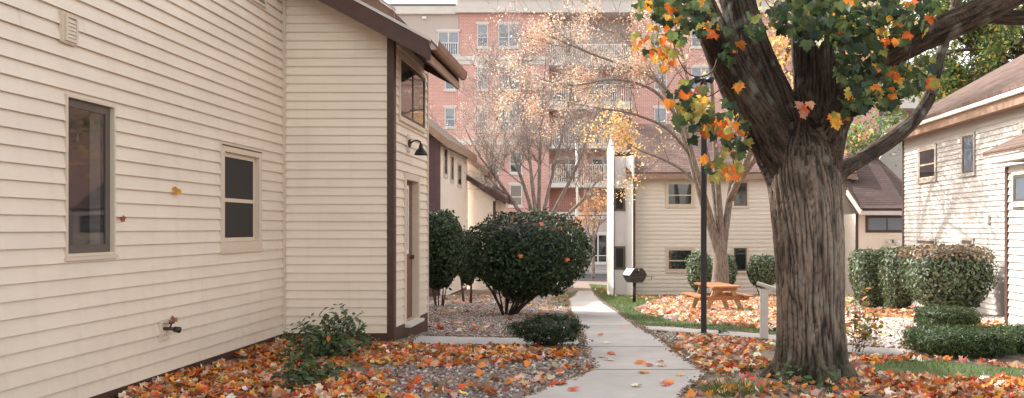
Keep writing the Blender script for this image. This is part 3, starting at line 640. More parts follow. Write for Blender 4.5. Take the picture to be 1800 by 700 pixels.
# ================================================================== back house across the lawn
bh = thing('house', (5.5, 36, zg(36)), 'two-storey cream house behind the picnic table, with white end fins', 'house')
YB = 33.0; wk = Wall((0,YB,0), (1,0,0), (0,-1,0)); kx = lambda px, Y=YB: (px-CX)/F*Y; kz = lambda py, Y=YB: H-(py-CY)/F*Y
gb_ = -1.55
build('wall', wk.siding(kx(1114), kx(1508), gb_+.2, kz(312), .155, lap=.034), M['siding_far'], bh)
mb = MB(); mb.box(kx(1114), kx(1508), YB+.004, YB+9, gb_-.3, kz(312)); build('wall_core', mb, M['siding_far'], bh)
mb = MB(); wk.box(mb, kx(1114), kx(1508), gb_-.2, gb_+.195, 0, .008); build('foundation', mb, M['stucco'], bh)
mb = MB(); mb.box(kx(1112.8,32.45), kx(1116), 32.45, 33.0, gb_, kz(316)); build('corner_trim', mb, M['brown'], bh)
fin = MB()
def finpiece(pa, Ya, pb, Yb_, zt_a, zt_b, zmid=None):
    a, b = Vector((kx(pa,Ya),Ya,0)), Vector((kx(pb,Yb_),Yb_,0)); n = Vector((-(b-a).y, (b-a).x, 0)).normalized() * -.06
    top = [Vector((a.x,a.y,zt_a))] + ([Vector(((a.x+b.x)/2,(a.y+b.y)/2,zmid))] if zmid else []) + [Vector((b.x,b.y,zt_b))]
    m = MB(); m.prism([Vector((a.x,a.y,gb_)), Vector((b.x,b.y,gb_))] + top[::-1], -n); return m
build('side_fin', finpiece(1067,34.0,1078.5,33.1,kz(262),kz(268),kz(238)), M['white'], bh)
build('side_fin', finpiece(1100.5,33.1,1112.5,32.45,kz(275),kz(275)), M['white'], bh)
ws = Wall((0,33.15,0), (1,0,0), (0,-1,0)); pan = MB(); xa, xb = kx(1079,33.15), kx(1100.5,33.15); nb = 12
for i in range(nb): ws.box(pan, xa+(xb-xa)*i/nb, xa+(xb-xa)*(i+.86)/nb, gb_, kz(275), .0, .018)
ws.box(pan, xa, xb, gb_, kz(275), -.1, -.001); build('upright_board_panel', pan, M['lavender'], bh)
mb = MB(); wk.box(mb, kx(1078.6), kx(1080.2), gb_, kz(272), -.15, -.05); build('corner_trim', mb, M['brown'], bh)
for (q0, q1) in ((331,371),(433,474)): window(ws, bh, kx(1078.5,33.15)+.02, kx(1099,33.15), kz(q1,33.15), kz(q0,33.15), .05, .03, mc='bronze', mp='screen', proud=.06, sill=False)
for (p0,p1,q0,q1,rl,lab) in [(1170,1220,319,364,(.45,),None),(1287,1316,318,365,(),None),(1170,1220,435,478,(.45,),None),(1287,1315,433,479,(.75,),None)]:
    window(wk, bh, kx(p0), kx(p1), kz(q1), kz(q0), .065, .045, proud=.062, rails=rl, ms='bronze' if p0 > 1200 else 'trim', mp='glass')
rf = MB(); e0 = Vector((kx(1100), 32.55, kz(312,32.55))); L_ = kx(1500)-kx(1100)
rf.prism([e0+Vector((0,0,.12)), e0+Vector((0,5.5,2.55)), e0+Vector((0,5.5,2.7)), e0+Vector((0,0,.2))], (L_,0,0)); 
rf.prism([e0+Vector((0,11,.12)), e0+Vector((0,5.501,2.55)), e0+Vector((0,5.501,2.7)), e0+Vector((0,11,.2))], (L_,0,0)); build('roof', rf, M['roof_lit'], bh)
mb = MB(); mb.box(e0.x, e0.x+L_, 32.53, 32.56, e0.z-.06, e0.z+.135); build('eave_board', mb, M['brown2'], bh)
mb = MB(); mb.box(e0.x, e0.x+L_, 32.562, 33.0, e0.z-.03, e0.z+.0); build('soffit', mb, M['brown'], bh)
mb = MB(); mb.prism([Vector((kx(1079),33.152,kz(275))),Vector((kx(1079),38.5,kz(240))),Vector((kx(1079),43,kz(275)))], (kx(1102)-kx(1079),0,0)); mb.prism([e0+Vector((.05,.1,.05)), e0+Vector((.05,5.5,2.5)), e0+Vector((.05,10.9,.05))], (L_-.1,0,0)); build('gable_core', mb, M['siding_far'], bh)
rf = MB(); x0 = kx(1077); rf.prism([Vector((x0,33.5,kz(272))),Vector((x0,38.4,kz(226,38.4))),Vector((x0,38.4,kz(222,38.4))),Vector((x0,33.5,kz(268)))], (kx(1103)-x0,0,0)); build('roof', rf, M['roof_lit'], bh)
mb = MB(); mb.box(x0, kx(1113), 33.4, 33.48, kz(273), kz(266)); build('eave_board', mb, M['brown'], bh)
# right wing with the dark roof
YW = 30.5; ww = Wall((0,YW,0), (1,0,0), (0,-1,0)); wx = lambda px: kx(px, YW); wz = lambda py: kz(py, YW)
wing = thing('house_wing', (10.2, 32, zg(32)), 'low wing with steep dark roof between back house and right house', 'house')
build('wall', ww.siding(wx(1508), wx(1600), -1.4, wz(376), .12), M['siding_warm'], wing)
mb = MB(); mb.box(wx(1508), wx(1600), YW+.004, 36, -1.6, wz(376)); build('wall_core', mb, M['siding_far'], wing)
mb = MB(); ww.box(mb, wx(1503.5), wx(1508), -1.5, wz(376), 0, .05); build('corner_post', mb, M['brown'], wing)
wo = window(ww, wing, wx(1521), wx(1590), wz(409), wz(379), .05, .04, mull=(.55,), mc='brown', ms='brown', mp='glass_sky', sill=False)
P = [W(1489,334,31.6), W(1513,371,30.0), W(1600,371,30.0), W(1600,336,33.5), W(1542,281,36.0), W(1489,281,36.0)]
rf = MB(); rf.prism(P, (0,.0,.1)); build('roof', rf, M['roof_dark'], wing)
mb = MB(); mb.bar(W(1489,338,31.55), W(1514,374,29.96), .06, .17); build('rake_board', mb, M['trim'], wing); mb = MB(); mb.bar(W(1541.5,284,36.0), W(1600,339,33.5), .25, .12); build('rake_board', mb, M['trim'], wing)
mb = MB(); mb.bar(W(1514,374.5,29.96), W(1600,374.5,29.96), .05, .14); build('gutter', mb, M['stone'], wing)
mb = MB(); mb.prism([W(1485,338,31.8), W(1509,374,30.9), W(1600,374,30.9), W(1600,374,36), W(1485,345,36)], (0,0,-.08)); build('soffit', mb, M['brown'], wing)
# gable wall behind the wing roof
mb = MB(); mb.prism([W(1545,283,36.5), W(1600,338,36.5), W(1600,255,36.5), W(1560,255,36.5)], (0,.2,0)); build('rear_gable', mb, M['siding_right'], wing)
fl = thing('flood_light', W(1568,426,YW), 'white twin-head floodlight under the wing window', 'floodlight')
mb = MB(); q = W(1568,424,YW); mb.box(q.x-.07, q.x+.07, YW-.05, YW-.014, q.z-.05, q.z+.05); build('base', mb, M['bronze'], fl)
for sx in (-1, 1):
    a = q + Vector((sx*.04,-.06,0)); mb = MB(); mb.tube([a, a+Vector((sx*.07,-.06,-.01)), a+Vector((sx*.12,-.13,-.035)), a+Vector((sx*.121,-.132,-.036))], [.03,.05,.085,.07], 14); build('lamp_head', mb, M['white'], fl, smooth=True)

# ================================================================== right house
rh = thing('house', (9.5, 20, zg(20)), 'sunlit pale house with brown roof at the right edge', 'house')
XR = 8.0; wq = Wall((XR,0,0), (0,1,0), (-1,0,0)); qy = lambda px, X=XR: F*X/(px-CX); qz = lambda px, py, X=XR: H-(py-CY)/F*qy(px, X)
Y1, Y0 = qy(1588), 14.2
ez = qz(1590, 248)
build('wall', wq.siding(Y0, Y1, -.95, ez+.1, .112), M['siding_right'], rh)
mb = MB(); mb.box(XR+.004, XR+8, Y0, Y1, -1.5, ez+.1); build('wall_core', mb, M['siding_right'], rh)
mb = MB(); wq.box(mb, Y1-.10, Y1+.02, -1.2, ez+.05, -.02, .03); build('corner_trim', mb, M['brown'], rh)
mb = MB(); mb.box(XR-.32, XR-.29, Y0-1, Y1+.35, ez-.02, ez+.20); build('eave_board', mb, M['brown2'], rh)
mb = MB(); mb.box(XR-.288, XR-.001, Y0-1, Y1+.35, ez+.0, ez+.03); build('soffit', mb, M['brown2'], rh)
mb = MB(); mb.box(XR-.40, XR-.322, Y0-1, Y1+.35, ez+.17, ez+.25); build('gutter', mb, M['white'], rh)
rf = MB(); rf.prism([Vector((XR-.36,Y0-1,ez+.26)),Vector((XR+4.2,Y0-1,ez+2.7)),Vector((XR+4.2,Y0-1,ez+2.85)),Vector((XR-.36,Y0-1,ez+.34))], (0,Y1-Y0+1.4,0))
rf.prism([Vector((XR+8.6,Y0-1,ez+.26)),Vector((XR+4.201,Y0-1,ez+2.7)),Vector((XR+4.201,Y0-1,ez+2.85)),Vector((XR+8.6,Y0-1,ez+.34))], (0,Y1-Y0+1.4,0)); build('roof', rf, M['roof_y'], rh)
mb = MB(); mb.prism([Vector((XR+.01,Y0+.1,ez+.11)),Vector((XR+8,Y0+.1,ez+.11)),Vector((XR+4.2,Y0+.1,ez+2.6))], (0,Y1-Y0-.2,0)); build('gable_core', mb, M['siding_right'], rh)
def qwin(p0, p1, q0, q1, **k):
    ya, yb_ = qy(p1), qy(p0); pm = (p0+p1)/2
    w2 = window(wq, rh, ya, yb_, qz(pm,q1), qz(pm,q0), **k)
qwin(1616,1648,256,319, casing=.07, sash=.04, mc='trim_r', rails=(.47,), ms='trim', mp='glass')
qwin(1693,1716,234,308, casing=.05, sash=.04, mc='trim_r', ms='bronze', mp='glass_sky')
qwin(1614,1647,419,433, casing=.06, sash=.04, mc='trim_r', ms='bronze', mp='glass')
qwin(1692,1714,418,434, casing=.06, sash=.04, mc='trim_r', ms='bronze', mp='glass')
qwin(1793,1840,212,256, casing=.09, sash=.04, mc='trim_r', ms='trim', mp='glass_sky')
v3 = thing('wall_vent', (XR, qy(1739), qz(1739,386)), 'small white vent on the sunlit wall of the right house', 'vent')
mb = MB(); ya = qy(1742); wq.box(mb, ya, ya+.12, qz(1739,394), qz(1739,378), .005, .07); build('hood', mb, M['white'], v3, bevel=.01)
# front bump-out
XP = 6.13; wp = Wall((XP,0,0), (0,1,0), (-1,0,0)); YP = F*XP/(1770-CX); pz = lambda px, py: H-(py-CY)/F*(F*XP/(px-CX))
rp = build('porch_wall', wp.siding(8.5, YP, -.0, pz(1770,292), .112), M['siding_right'], rh)
mb = MB(); mb.box(XP+.004, 12, 8.5, YP, -.5, pz(1770,292)); build('porch_core', mb, M['siding_right'], rh)
mb = MB(); wp.box(mb, YP-.07, YP+.015, -.4, pz(1770,294), -.02, .03); build('corner_trim', mb, M['brown'], rh)
mb = MB(); wp.box(mb, 8.5, YP, -.3, -.004, 0, .02); build('foundation', mb, M['stucco'], rh)
pe = pz(1770,290)
mb = MB(); mb.box(XP-.22, XP-.19, 8, YP+.22, pe+.03, pe+.13); build('porch_eave', mb, M['white'], rh)
mb = MB(); mb.box(XP-.188, XP-.001, 8, YP+.22, pe+.03, pe+.05); build('porch_soffit', mb, M['stone'], rh)
rf = MB(); rf.prism([Vector((XP-.26,YP+.25,pe+.14)),Vector((XP+1.85,YP+.25,pe+1.1)),Vector((XP+1.85,YP+.25,pe+1.2)),Vector((XP-.26,YP+.25,pe+.21))], (0,-5,0)); build('porch_roof', rf, M['roof_y'], rh)
mb = MB(); mb.prism([Vector((XP+.0,YP+.004,pe+.04)),Vector((XR,YP+.004,pe+.04)),Vector((XR,YP+.004,pe+1.05))], (0,-4,0)); build('porch_gable', mb, M['siding_right'], rh)
window(wp, rh, F*XP/(1830-CX), F*XP/(1783-CX), pz(1783,361), pz(1783,303), .05, .04, mc='trim', mp='glass_sky')

# ================================================================== brick apartment building
ab = thing('apartment_building', W(1000,480,66), 'tall red brick apartment building with pale stone bands and balconies', 'apartment building')
YA = 62.0; wa = Wall((0,YA,0), (1,0,0), (0,-1,0)); ax = lambda px, Y=YA: (px-CX)/F*Y; az = lambda py, Y=YA: H-(py-CY)/F*Y
def arect(mb, p0, p1, q0, q1, d0, d1): return wa.box(mb, ax(p0), ax(p1), az(q1), az(q0), d0, d1)
mb = MB(); arect(mb, 560, 2100, 380, 478, -14, -.01); build('ground_floor_wall', mb, M['stucco'], ab)
mb = MB(); arect(mb, 806, 965, 24, 380, -14, 0); arect(mb, 560, 806, 114, 380, -14, 0); arect(mb, 1112, 1545, 24, 380, -14, 0); arect(mb, 965, 1112, 24, 380, -14, -1.6); arect(mb, 1545, 1640, 110, 380, -14, -1.6); arect(mb, 1640, 2100, 130, 380, -14, 0); build('brick_wall', mb, M['brick'], ab)
mb = MB(); arect(mb, 560, 805.8, 12, 113.8, -14, .01); arect(mb, 965.2, 1111.8, 4, 110, -1.6, -1.45); build('stucco_wall', mb, M['stucco'], ab)
mb = MB()
arect(mb, 802, 1560, 12, 23.8, -14, .35); arect(mb, 804, 1560, 0, 11.8, -14, .25); arect(mb, 804, 1560, -8, -.2, -14, .45)
arect(mb, 560, 801.8, 12.2, 26, .011, .3); build('parapet', mb, M['stone'], ab)
mb = MB(); arect(mb, 560, 803, 9, 12, -14, .35); build('coping', mb, M['bronze'], ab)
for (a, b, q0, q1) in [(740,965,100,106),(740,965,106.2,113.6),(740,965,245,255),(965,1112,373,380),(560,1600,378,386)]:
    mb = MB(); arect(mb, a, b, q0, q1, .002, .14 if q0 != 106.2 else .07); build('stone_band', mb, M['stone'], ab)
def awin(p0, p1, q0, q1, mull=(), rail=(.42,), mp='glass_sky', d=0.0):
    w3 = Wall((0,YA-d,0), (1,0,0), (0,-1,0))
    c = MB(); w3.box(c, ax(p0)-.1, ax(p1)+.1, az(q0)+.0, az(q0)+.16, .002, .09)
    o = build('window', c, M['stone'], ab); c = MB(); w3.box(c, ax(p0)-.1, ax(p1)+.1, az(q1)-.14, az(q1)-.0, .002, .09); build('sill', c, M['stone'], o)
    m = MB(); u0, u1, z0, z1 = ax(p0), ax(p1), az(q1)+.003, az(q0)-.003
    w3.frame(m, u0, u1, z0, z1, .07, .002, .06)
    for t in mull: u = u0+(u1-u0)*t; w3.box(m, u-.05, u+.05, z0+.07, z1-.07, .002, .058)
    for t in rail: z = z0+(z1-z0)*t; w3.box(m, u0+.07, u1-.07, z-.03, z+.03, .002, .05)
    build('frame', m, M['stone'], o)
    g_ = MB(); w3.box(g_, u0+.03, u1-.03, z0+.03, z1-.03, .003, .03); build('pane', g_, M[mp], o)
    if mp == 'glass_sky' and RNG.random() < .8:
        g_ = MB(); w3.box(g_, u0+.08, u1-.08, z0+(z1-z0)*RNG.uniform(.45,.7), z1-.08, .031, .036); build('blind', g_, M['blind'], o)
M['blind'] = mat('pale_blind', (.30,.32,.35), .5, var=.05)
for q0, q1 in ((43,83),(118,158),(190,231)):
    awin(839,858,q0,q1); awin(876,913,q0,q1,(.5,))
awin(782,800,190,224); awin(782,800,118,158)
for q0, q1 in ((267,304),(325,362)):
    for p0, p1 in ((782,800),(855,878),(896,918),(1118,1136),(1180,1210),(1250,1270)): awin(p0,p1,q0,q1,mp='glass')
for q0, q1 in ((43,83),(118,158),(190,231)):
    for p0, p1 in ((1150,1172),(1215,1250),(1300,1320),(1400,1420),(1470,1500)): awin(p0,p1,q0,q1,(.5,) if p1-p0 > 25 else ())
def railing(p0, p1, q0, q1, d, gap=.16, name='railing', parent=None):
    w3 = Wall((0,YA-d,0), (1,0,0), (0,-1,0)); m = MB(); u = ax(p0)
    while u <= ax(p1): w3.box(m, u-.02, u+.02, az(q1), az(q0)-.05, 0, .03); u += gap
    w3.box(m, ax(p0), ax(p1), az(q0)-.048, az(q0), -.01, .04)
    return build(name, m, M['white'], parent or ab)
# balcony door upper left
awin(770,807,56,97,(.5,),())
railing(770,806,76,97,.16)
for qs, qr in ((104,80),(180,150),(254,232),(322,290)):          # balcony bay
    s_ = MB(); arect(s_, 966, 1111, qs, qs+13 if qs < 200 else qs+8, -1.6, .5); b = build('balcony', s_, M['stone'], ab)
    railing(968, 1110, qr, qs-.5, .40, parent=b)
    awin(975,1020,qs-46,qs-4,(.5,),(), 'glass_sky' if qs < 150 else 'glass', d=-1.58); awin(1040,1085,qs-46,qs-4,(.5,),(), 'glass', d=-1.58)
for p in (1026, 1110):
    m = MB(); arect(m, p, p+6, 24, 380, -.6, .02); build('pier', m, M['brick'], ab)
for qs in (160, 235):
    s_ = MB(); wa.box(s_, ax(1546), ax(1638), az(qs+32), az(qs), -1.6, .5); b = build('balcony', s_, M['stone'], ab)
    railing(1548,1636,qs-22,qs-.5,.42,parent=b); awin(1556,1600,qs-40,qs-4,(.5,),(),'glass',d=-1.58)
for p in range(720, 1420, 62):
    awin(p+6, p+52, 412, 462, (.33,.67), (.25,), 'glass')
m = MB(); m.box(ax(745), ax(748), YA-.3, YA-.01, az(36), az(30)); 
al = MB(); wa.box(al, ax(743), ax(750), az(34), az(30), .012, .2); build('wall_light', al, M['white'], ab)

# ================================================================== foliage helpers
def bush(name, c, rad, n, size, pal, wts, label, stems=0, base=None, sq=2.6, flat=.0, lump=.12, tm=LEAF6, toppal=None, group=None, seed=1, cat='bush', stem_r=.018, orient=.55, core=.80, root=0.0):
    """clipped shrub: leaf shell over a lumpy superellipsoid, dark inside, bare stems below"""
    c = np.array(c); rad = np.array(rad, float)
    t = thing(name, (c[0], c[1], base if base is not None else c[2]-rad[2]), label, cat, group)
    v = RNG.normal(0, 1, (n, 3)); v /= np.linalg.norm(v, axis=1, keepdims=True)
    k = (np.sum(np.abs(v)**sq, axis=1))**(-1/sq); 
    lum = np.array([noise.noise((a*2.2+seed, b*2.2, d_*2.2)) + .5*noise.noise((a*5+seed, b*5, d_*5)) for a, b, d_ in v])
    r = k * (1 + lump * lum) * RNG.uniform(.84, 1.02, n) * np.where(RNG.random(n) < .035, RNG.uniform(1.03, 1.13, n), 1)
    P_ = v * r[:, None] * rad
    if flat: P_[:, :2] *= (1 - flat * np.clip(-P_[:, 2:3] / rad[2], 0, 1)**1.5)
    nr = v / rad; nr /= np.linalg.norm(nr, axis=1, keepdims=True); nr += RNG.normal(0, orient, (n, 3))
    cols = pick(pal, wts, n, .22)
    if toppal:
        up_ = (P_[:, 2] > rad[2] * .62) & (RNG.random(n) < toppal[1]); cols[up_] = pick(toppal[0], [1]*len(toppal[0]), int(up_.sum()), .2)
    R = rot_basis(nr, RNG.uniform(0, 6.28, n), RNG.uniform(.6, 1.2, n) * size)
    # inner body, its darkened colour standing for the shade inside
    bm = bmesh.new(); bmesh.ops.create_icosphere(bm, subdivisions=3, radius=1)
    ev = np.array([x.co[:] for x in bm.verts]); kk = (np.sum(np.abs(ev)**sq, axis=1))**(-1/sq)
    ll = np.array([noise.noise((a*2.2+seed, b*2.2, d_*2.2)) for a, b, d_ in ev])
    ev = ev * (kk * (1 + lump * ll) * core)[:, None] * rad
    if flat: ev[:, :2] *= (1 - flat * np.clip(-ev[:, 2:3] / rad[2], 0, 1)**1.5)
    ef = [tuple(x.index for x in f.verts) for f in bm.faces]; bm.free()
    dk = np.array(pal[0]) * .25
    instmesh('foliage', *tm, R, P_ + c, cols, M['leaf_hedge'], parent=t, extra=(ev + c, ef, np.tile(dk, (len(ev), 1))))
    if stems:
        m = MB(); b0 = Vector((c[0] + root, c[1], base))
        for i in range(stems):
            a = i * 6.283 / stems + RNG.uniform(-.4, .4); rr = RNG.uniform(.25, .75)
            rr = rr + (.12 if root else 0); e = Vector((c[0] + math.cos(a)*rad[0]*rr, c[1] + math.sin(a)*rad[1]*rr, c[2]-rad[2]*RNG.uniform(.1,.5)))
            s_ = b0 + Vector((math.cos(a)*.10, math.sin(a)*.10, -.05)); mid = s_.lerp(e, .45) + Vector((RNG.uniform(-.06,.06), RNG.uniform(-.06,.06), .06))
            r0 = stem_r * RNG.uniform(.7, 1.3); m.tube([s_, s_.lerp(mid,.5)+Vector((0,0,.03)), mid, e], [r0*1.2, r0, r0*.8, r0*.5], 6)
            for _ in range(2):
                e2 = mid + Vector((RNG.uniform(-.4,.4), RNG.uniform(-.4,.4), RNG.uniform(.25,.6))) * min(1, rad[2]); m.tube([mid, mid.lerp(e2,.5)+Vector((0,0,.03)), e2], [r0*.5, r0*.4, r0*.25], 5)
        build('stems', m, M['twig'], t, smooth=True)
    return t
DKG = [(.030,.055,.022),(.045,.075,.028),(.022,.040,.018),(.060,.095,.035)]
b0 = G(884,556)
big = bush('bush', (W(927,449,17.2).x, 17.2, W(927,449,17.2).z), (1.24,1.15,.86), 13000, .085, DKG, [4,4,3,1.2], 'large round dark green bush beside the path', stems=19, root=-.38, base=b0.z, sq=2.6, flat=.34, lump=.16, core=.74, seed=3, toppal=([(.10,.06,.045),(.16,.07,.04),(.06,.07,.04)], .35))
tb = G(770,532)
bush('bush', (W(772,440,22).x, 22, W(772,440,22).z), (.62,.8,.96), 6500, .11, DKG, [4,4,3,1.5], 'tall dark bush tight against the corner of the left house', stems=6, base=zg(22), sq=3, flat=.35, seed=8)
bush('bush', (W(822,455,24).x, 24, W(822,455,24).z), (.35,.5,.75), 1800, .11, DKG, [4,4,3,1.5], 'slim bush on one trunk, half hidden behind the round bush', stems=2, base=zg(24), sq=2.4, flat=.3, seed=5, stem_r=.035)
YEW = ([(0,-.5,0),(.10,0,.02),(0,.5,-.02),(-.10,0,.02)], [(0,1,2,3)])
y0_ = G(950,612)
bush('low_yew', (W(962,582,10.0).x, 10.0, .215), (.40,.38,.15), 4800, .065, [(.022,.042,.016),(.035,.06,.022),(.05,.08,.03),(.012,.024,.010)], [4,3,1.5,3], 'low spreading dark yew shrub at the path edge near the entry', stems=9, base=0, sq=2.2, flat=.2, lump=.4, tm=YEW, seed=11, cat='shrub', stem_r=.012, orient=.9, core=.42)
# bushes in front of the back house
SUNG = [(.15,.19,.11),(.19,.235,.14),(.09,.125,.065),(.27,.31,.21)]
for (p, q, rx, rz_, Y, lab, sd) in [(1229,478,.43,.72,29.5,'pale sunlit bush left of the slanting maple trunk',21),(1273,480,.42,.70,29.8,'dark bush right of the slanting maple trunk',22),(1342,477,.58,.60,30,'round bush below the small window beside the big trunk',23)]:
    c = W(p, q, Y); bush('bush', (c.x, c.y, c.z), (rx,.5,rz_*.95), 3200, .10, SUNG, [4,4,3,1.5], lab, stems=6, base=zg(Y), sq=2.6, flat=.3, seed=sd)
# three clipped bushes by the right house
for (p, q, rx, ry, rz_, Y, lab, sd, tp) in [(1537,490,.50,.6,.68,20.6,'leftmost of the three clipped bushes by the right house',31,None),(1580,488,.36,.55,.66,19.4,'narrow middle one of the three clipped bushes',32,None),(1664,487,.80,.72,.62,17.2,'widest clipped bush with russet leaves along its flat top',33,([(.30,.17,.12),(.36,.23,.17),(.20,.16,.10)],.75))]:
    c = W(p, q, Y); bush('bush', (c.x, c.y, c.z), (rx,ry,rz_), 7000, .085, SUNG, [4,4,3,1.5], lab, stems=7, base=zg(Y), sq=6, flat=.42, lump=.07, seed=sd, toppal=tp)
# low clipped hedges
HG = [(.055,.09,.028),(.08,.12,.04),(.12,.165,.06),(.03,.05,.018)]
for (x0, x1, Y, ry, h_, lab, sd) in [(4.72, 5.50, 12.75, .42, .33, 'low clipped hedge directly below the widest bush', 41), (3.42, 4.46, 9.50, .46, .29, 'nearest long low clipped hedge at the right', 42), (4.44, 5.6, 9.75, .42, .27, 'low hedge end running off the right edge', 43)]:
    bush('hedge', ((x0+x1)/2, Y, zg(Y)+h_*.5+.01), ((x1-x0)/2, ry, h_*.5), 9000, .055, HG, [4,4,2,3], lab, base=zg(Y), sq=5, lump=.13, tm=YEW, seed=sd, cat='hedge', orient=.8, core=.86)

# rose-like shrub at the house foundation, sapling and seedlings
def leafy(name, base, stems, label, cat, pal, wts, lsize, lpr, stemr=.006, tm=LEAF6, droop=.4, mstem='twig', extra_leaf=None):
    t = thing(name, base, label, cat); m = MB(); Pp, Nn = [], []
    for tip in stems:
        b = Vector(base) + Vector((RNG.uniform(-.05,.05), RNG.uniform(-.05,.05), 0)); e = Vector(tip); mid = b.lerp(e, .5) + Vector((RNG.uniform(-.05,.05), RNG.uniform(-.05,.05), .10*(e-b).length))
        pts = [((1-s)**2)*b + 2*s*(1-s)*mid + s*s*e for s in [i/6 for i in range(7)]]
        m.tube(pts, [stemr*(1-.6*i/6) for i in range(7)], 5)
        for _ in range(lpr):
            s = RNG.uniform(.25, 1.0); q = ((1-s)**2)*b + 2*s*(1-s)*mid + s*s*e
            off = Vector(RNG.normal(0, .06, 3)); Pp.append(q + off); Nn.append((off.x*3+RNG.normal(0,.4), off.y*3-.2+RNG.normal(0,.4), droop+RNG.random()))
            if RNG.random() < .4: m.tube([q, q+off], [.003,.002], 4)
    build('stems', m, M[mstem], t, smooth=True)
    n = len(Pp); R = rot_basis(np.array(Nn), RNG.uniform(0,6.28,n), RNG.uniform(.6,1.2,n)*lsize)
    instmesh('foliage', *tm, R, np.array(Pp), pick(pal, wts, n, .2), M['leaf'], parent=t)
    return t
fb = Vector((W(565,660,8.6).x, 9.0, 0))
GR = [(.10,.16,.075),(.145,.205,.095),(.07,.115,.06),(.45,.20,.03)]
leafy('shrub', fb, [W(p, q, Y) for p, q, Y in [(500,590,8.8),(520,575,9),(545,570,9.2),(575,552,9.2),(590,548,9.1),(608,555,9.2),(620,560,9.3),(638,575,9.2),(560,585,8.7),(600,600,8.7),(530,610,8.5),(500,625,8.4),(575,600,9.4),(655,600,9.4)]], 'leafy green shrub growing at the foot of the entry gable', 'shrub', GR, [5,4,3,.35], .078, 78, .008)
leafy('shrub', Vector((W(540,668,7.6).x,7.6,0)), [W(p, q, Y) for p, q, Y in [(500,655,7.5),(525,648,7.6),(555,650,7.6),(585,655,7.7),(600,645,7.9),(510,668,7.3),(560,668,7.4)]], 'low dark green weeds in front of the foundation shrub', 'weeds', GR, [5,3,5,.1], .085, 50, .005)
sg = G(1507,622)
sap = leafy('sapling', sg, [W(p, q, sg.y+dy) for p, q, dy in [(1490,545,.1),(1505,520,0),(1512,515,-.1),(1520,535,.2),(1540,540,.1),(1555,545,-.1),(1500,560,0),(1530,560,.15),(1548,575,0)]], 'thin bare-stemmed sapling with sparse leaves right of the big trunk', 'sapling', [(.12,.17,.05),(.22,.22,.07),(.45,.22,.06),(.5,.16,.04)], [4,3,1.4,.8], .085, 18, .004)
for (p, q, lab, k, pal) in [(1395,690,'broad-leaved green seedling at the foot of the big trunk',9,[(.06,.15,.04),(.09,.2,.06)]),(1457,690,'small green seedling at the right foot of the big trunk',7,[(.06,.13,.04),(.09,.17,.06)]),(1270,588,'tiny green weed beside the lamp post base',5,[(.03,.08,.03),(.05,.1,.04)])]:
    g_ = G(p, q); leafy('seedling', g_, [g_+Vector((RNG.uniform(-.1,.1),RNG.uniform(-.1,.1),RNG.uniform(.06,.15))) for _ in range(k)], lab, 'seedling', pal, [1,1], .09, 3, .003)
for (p, q, lab, n) in [(1300,690,'tuft of coarse green grass left of the big trunk',260)]:
    g_ = G(p, q); th = RNG.uniform(0,6.28,n); rr = RNG.random(n)**.6*.28
    nr = np.stack([np.cos(th)*rr*3, np.sin(th)*rr*3, np.ones(n)], 1); T = np.stack([g_.x+np.cos(th)*rr*1.2, g_.y+np.sin(th)*rr*.8, np.full(n, g_.z)], 1)
    setp(instmesh('grass_tuft', *BLADE, rot_basis(nr, RNG.uniform(0,6.28,n), RNG.uniform(.06,.125,n)), T, pick(GP, [3,4,2,1], n, .2), M['leaf_hedge'], loc=tuple(g_)), lab, 'grass tuft')

# ================================================================== trees
def grow(m, anchors, p, d, L, r, lvl, rng, upb=.15, sides=5, spread=.65, minr=.004, kids=(3,5), wig=.12):
    n = 5; pts = [Vector(p)]; d = Vector(d).normalized(); rad = [r]
    for i in range(n):
        d = (d + Vector(rng.normal(0, wig, 3)) + Vector((0,0,upb*.25))).normalized()
        pts.append(pts[-1] + d * (L / n)); rad.append(max(minr, r * (1 - .75*(i+1)/n)))
    m.tube(pts, rad, sides if lvl < 2 else 4, cap=False)
    if lvl <= 0:
        for q in pts[1:]: anchors.append((q, d))
        return
    for _ in range(rng.integers(kids[0], kids[1]+1)):
        s = rng.uniform(.25, 1.0); i = min(int(s*n), n-1); q = pts[i].lerp(pts[i+1], s*n-i)
        a = rng.normal(0, 1, 3); a = Vector(a) - d*Vector(a).dot(d); a = a.normalized() if a.length > 1e-3 else d.orthogonal()
        nd = (d * (1-spread*.5) + a * spread).normalized()
        grow(m, anchors, q, nd, L*rng.uniform(.45,.72), max(minr, rad[i]*.55), lvl-1, rng, upb, sides, spread, minr, kids, wig)

def path_limb(m, anchors, pts, r0, r1, rng, every=1, lvl=2, L=1.6, upb=.2, start=.35, kids=(3,4), spread=.7, dens=5, sides=8, minr=.004):
    pts = [Vector(p) for p in pts]; fine = []
    for i in range(len(pts)-1):
        for k in range(5): 
            p0, p1, p2, p3 = pts[max(i-1,0)], pts[i], pts[i+1], pts[min(i+2,len(pts)-1)]; t = k/5
            fine.append(.5*((2*p1)+(p2-p0)*t+(2*p0-5*p1+4*p2-p3)*t*t+(3*p1-p0-3*p2+p3)*t**3))
    fine.append(pts[-1]); n = len(fine)
    rad = [r0 + (r1-r0)*(i/(n-1))**.8 for i in range(n)]; m.tube(fine, rad, sides)
    for _ in range(dens):
        s = rng.uniform(start, 1); i = min(int(s*(n-1)), n-2); d = (fine[i+1]-fine[i]).normalized(); a = Vector(rng.normal(0,1,3)); a -= d*a.dot(d); a.normalize()
        grow(m, anchors, fine[i], d*.5 + a*spread, L*rng.uniform(.7,1.2), rad[i]*.5, lvl, rng, upb, 5, .65, minr, kids)

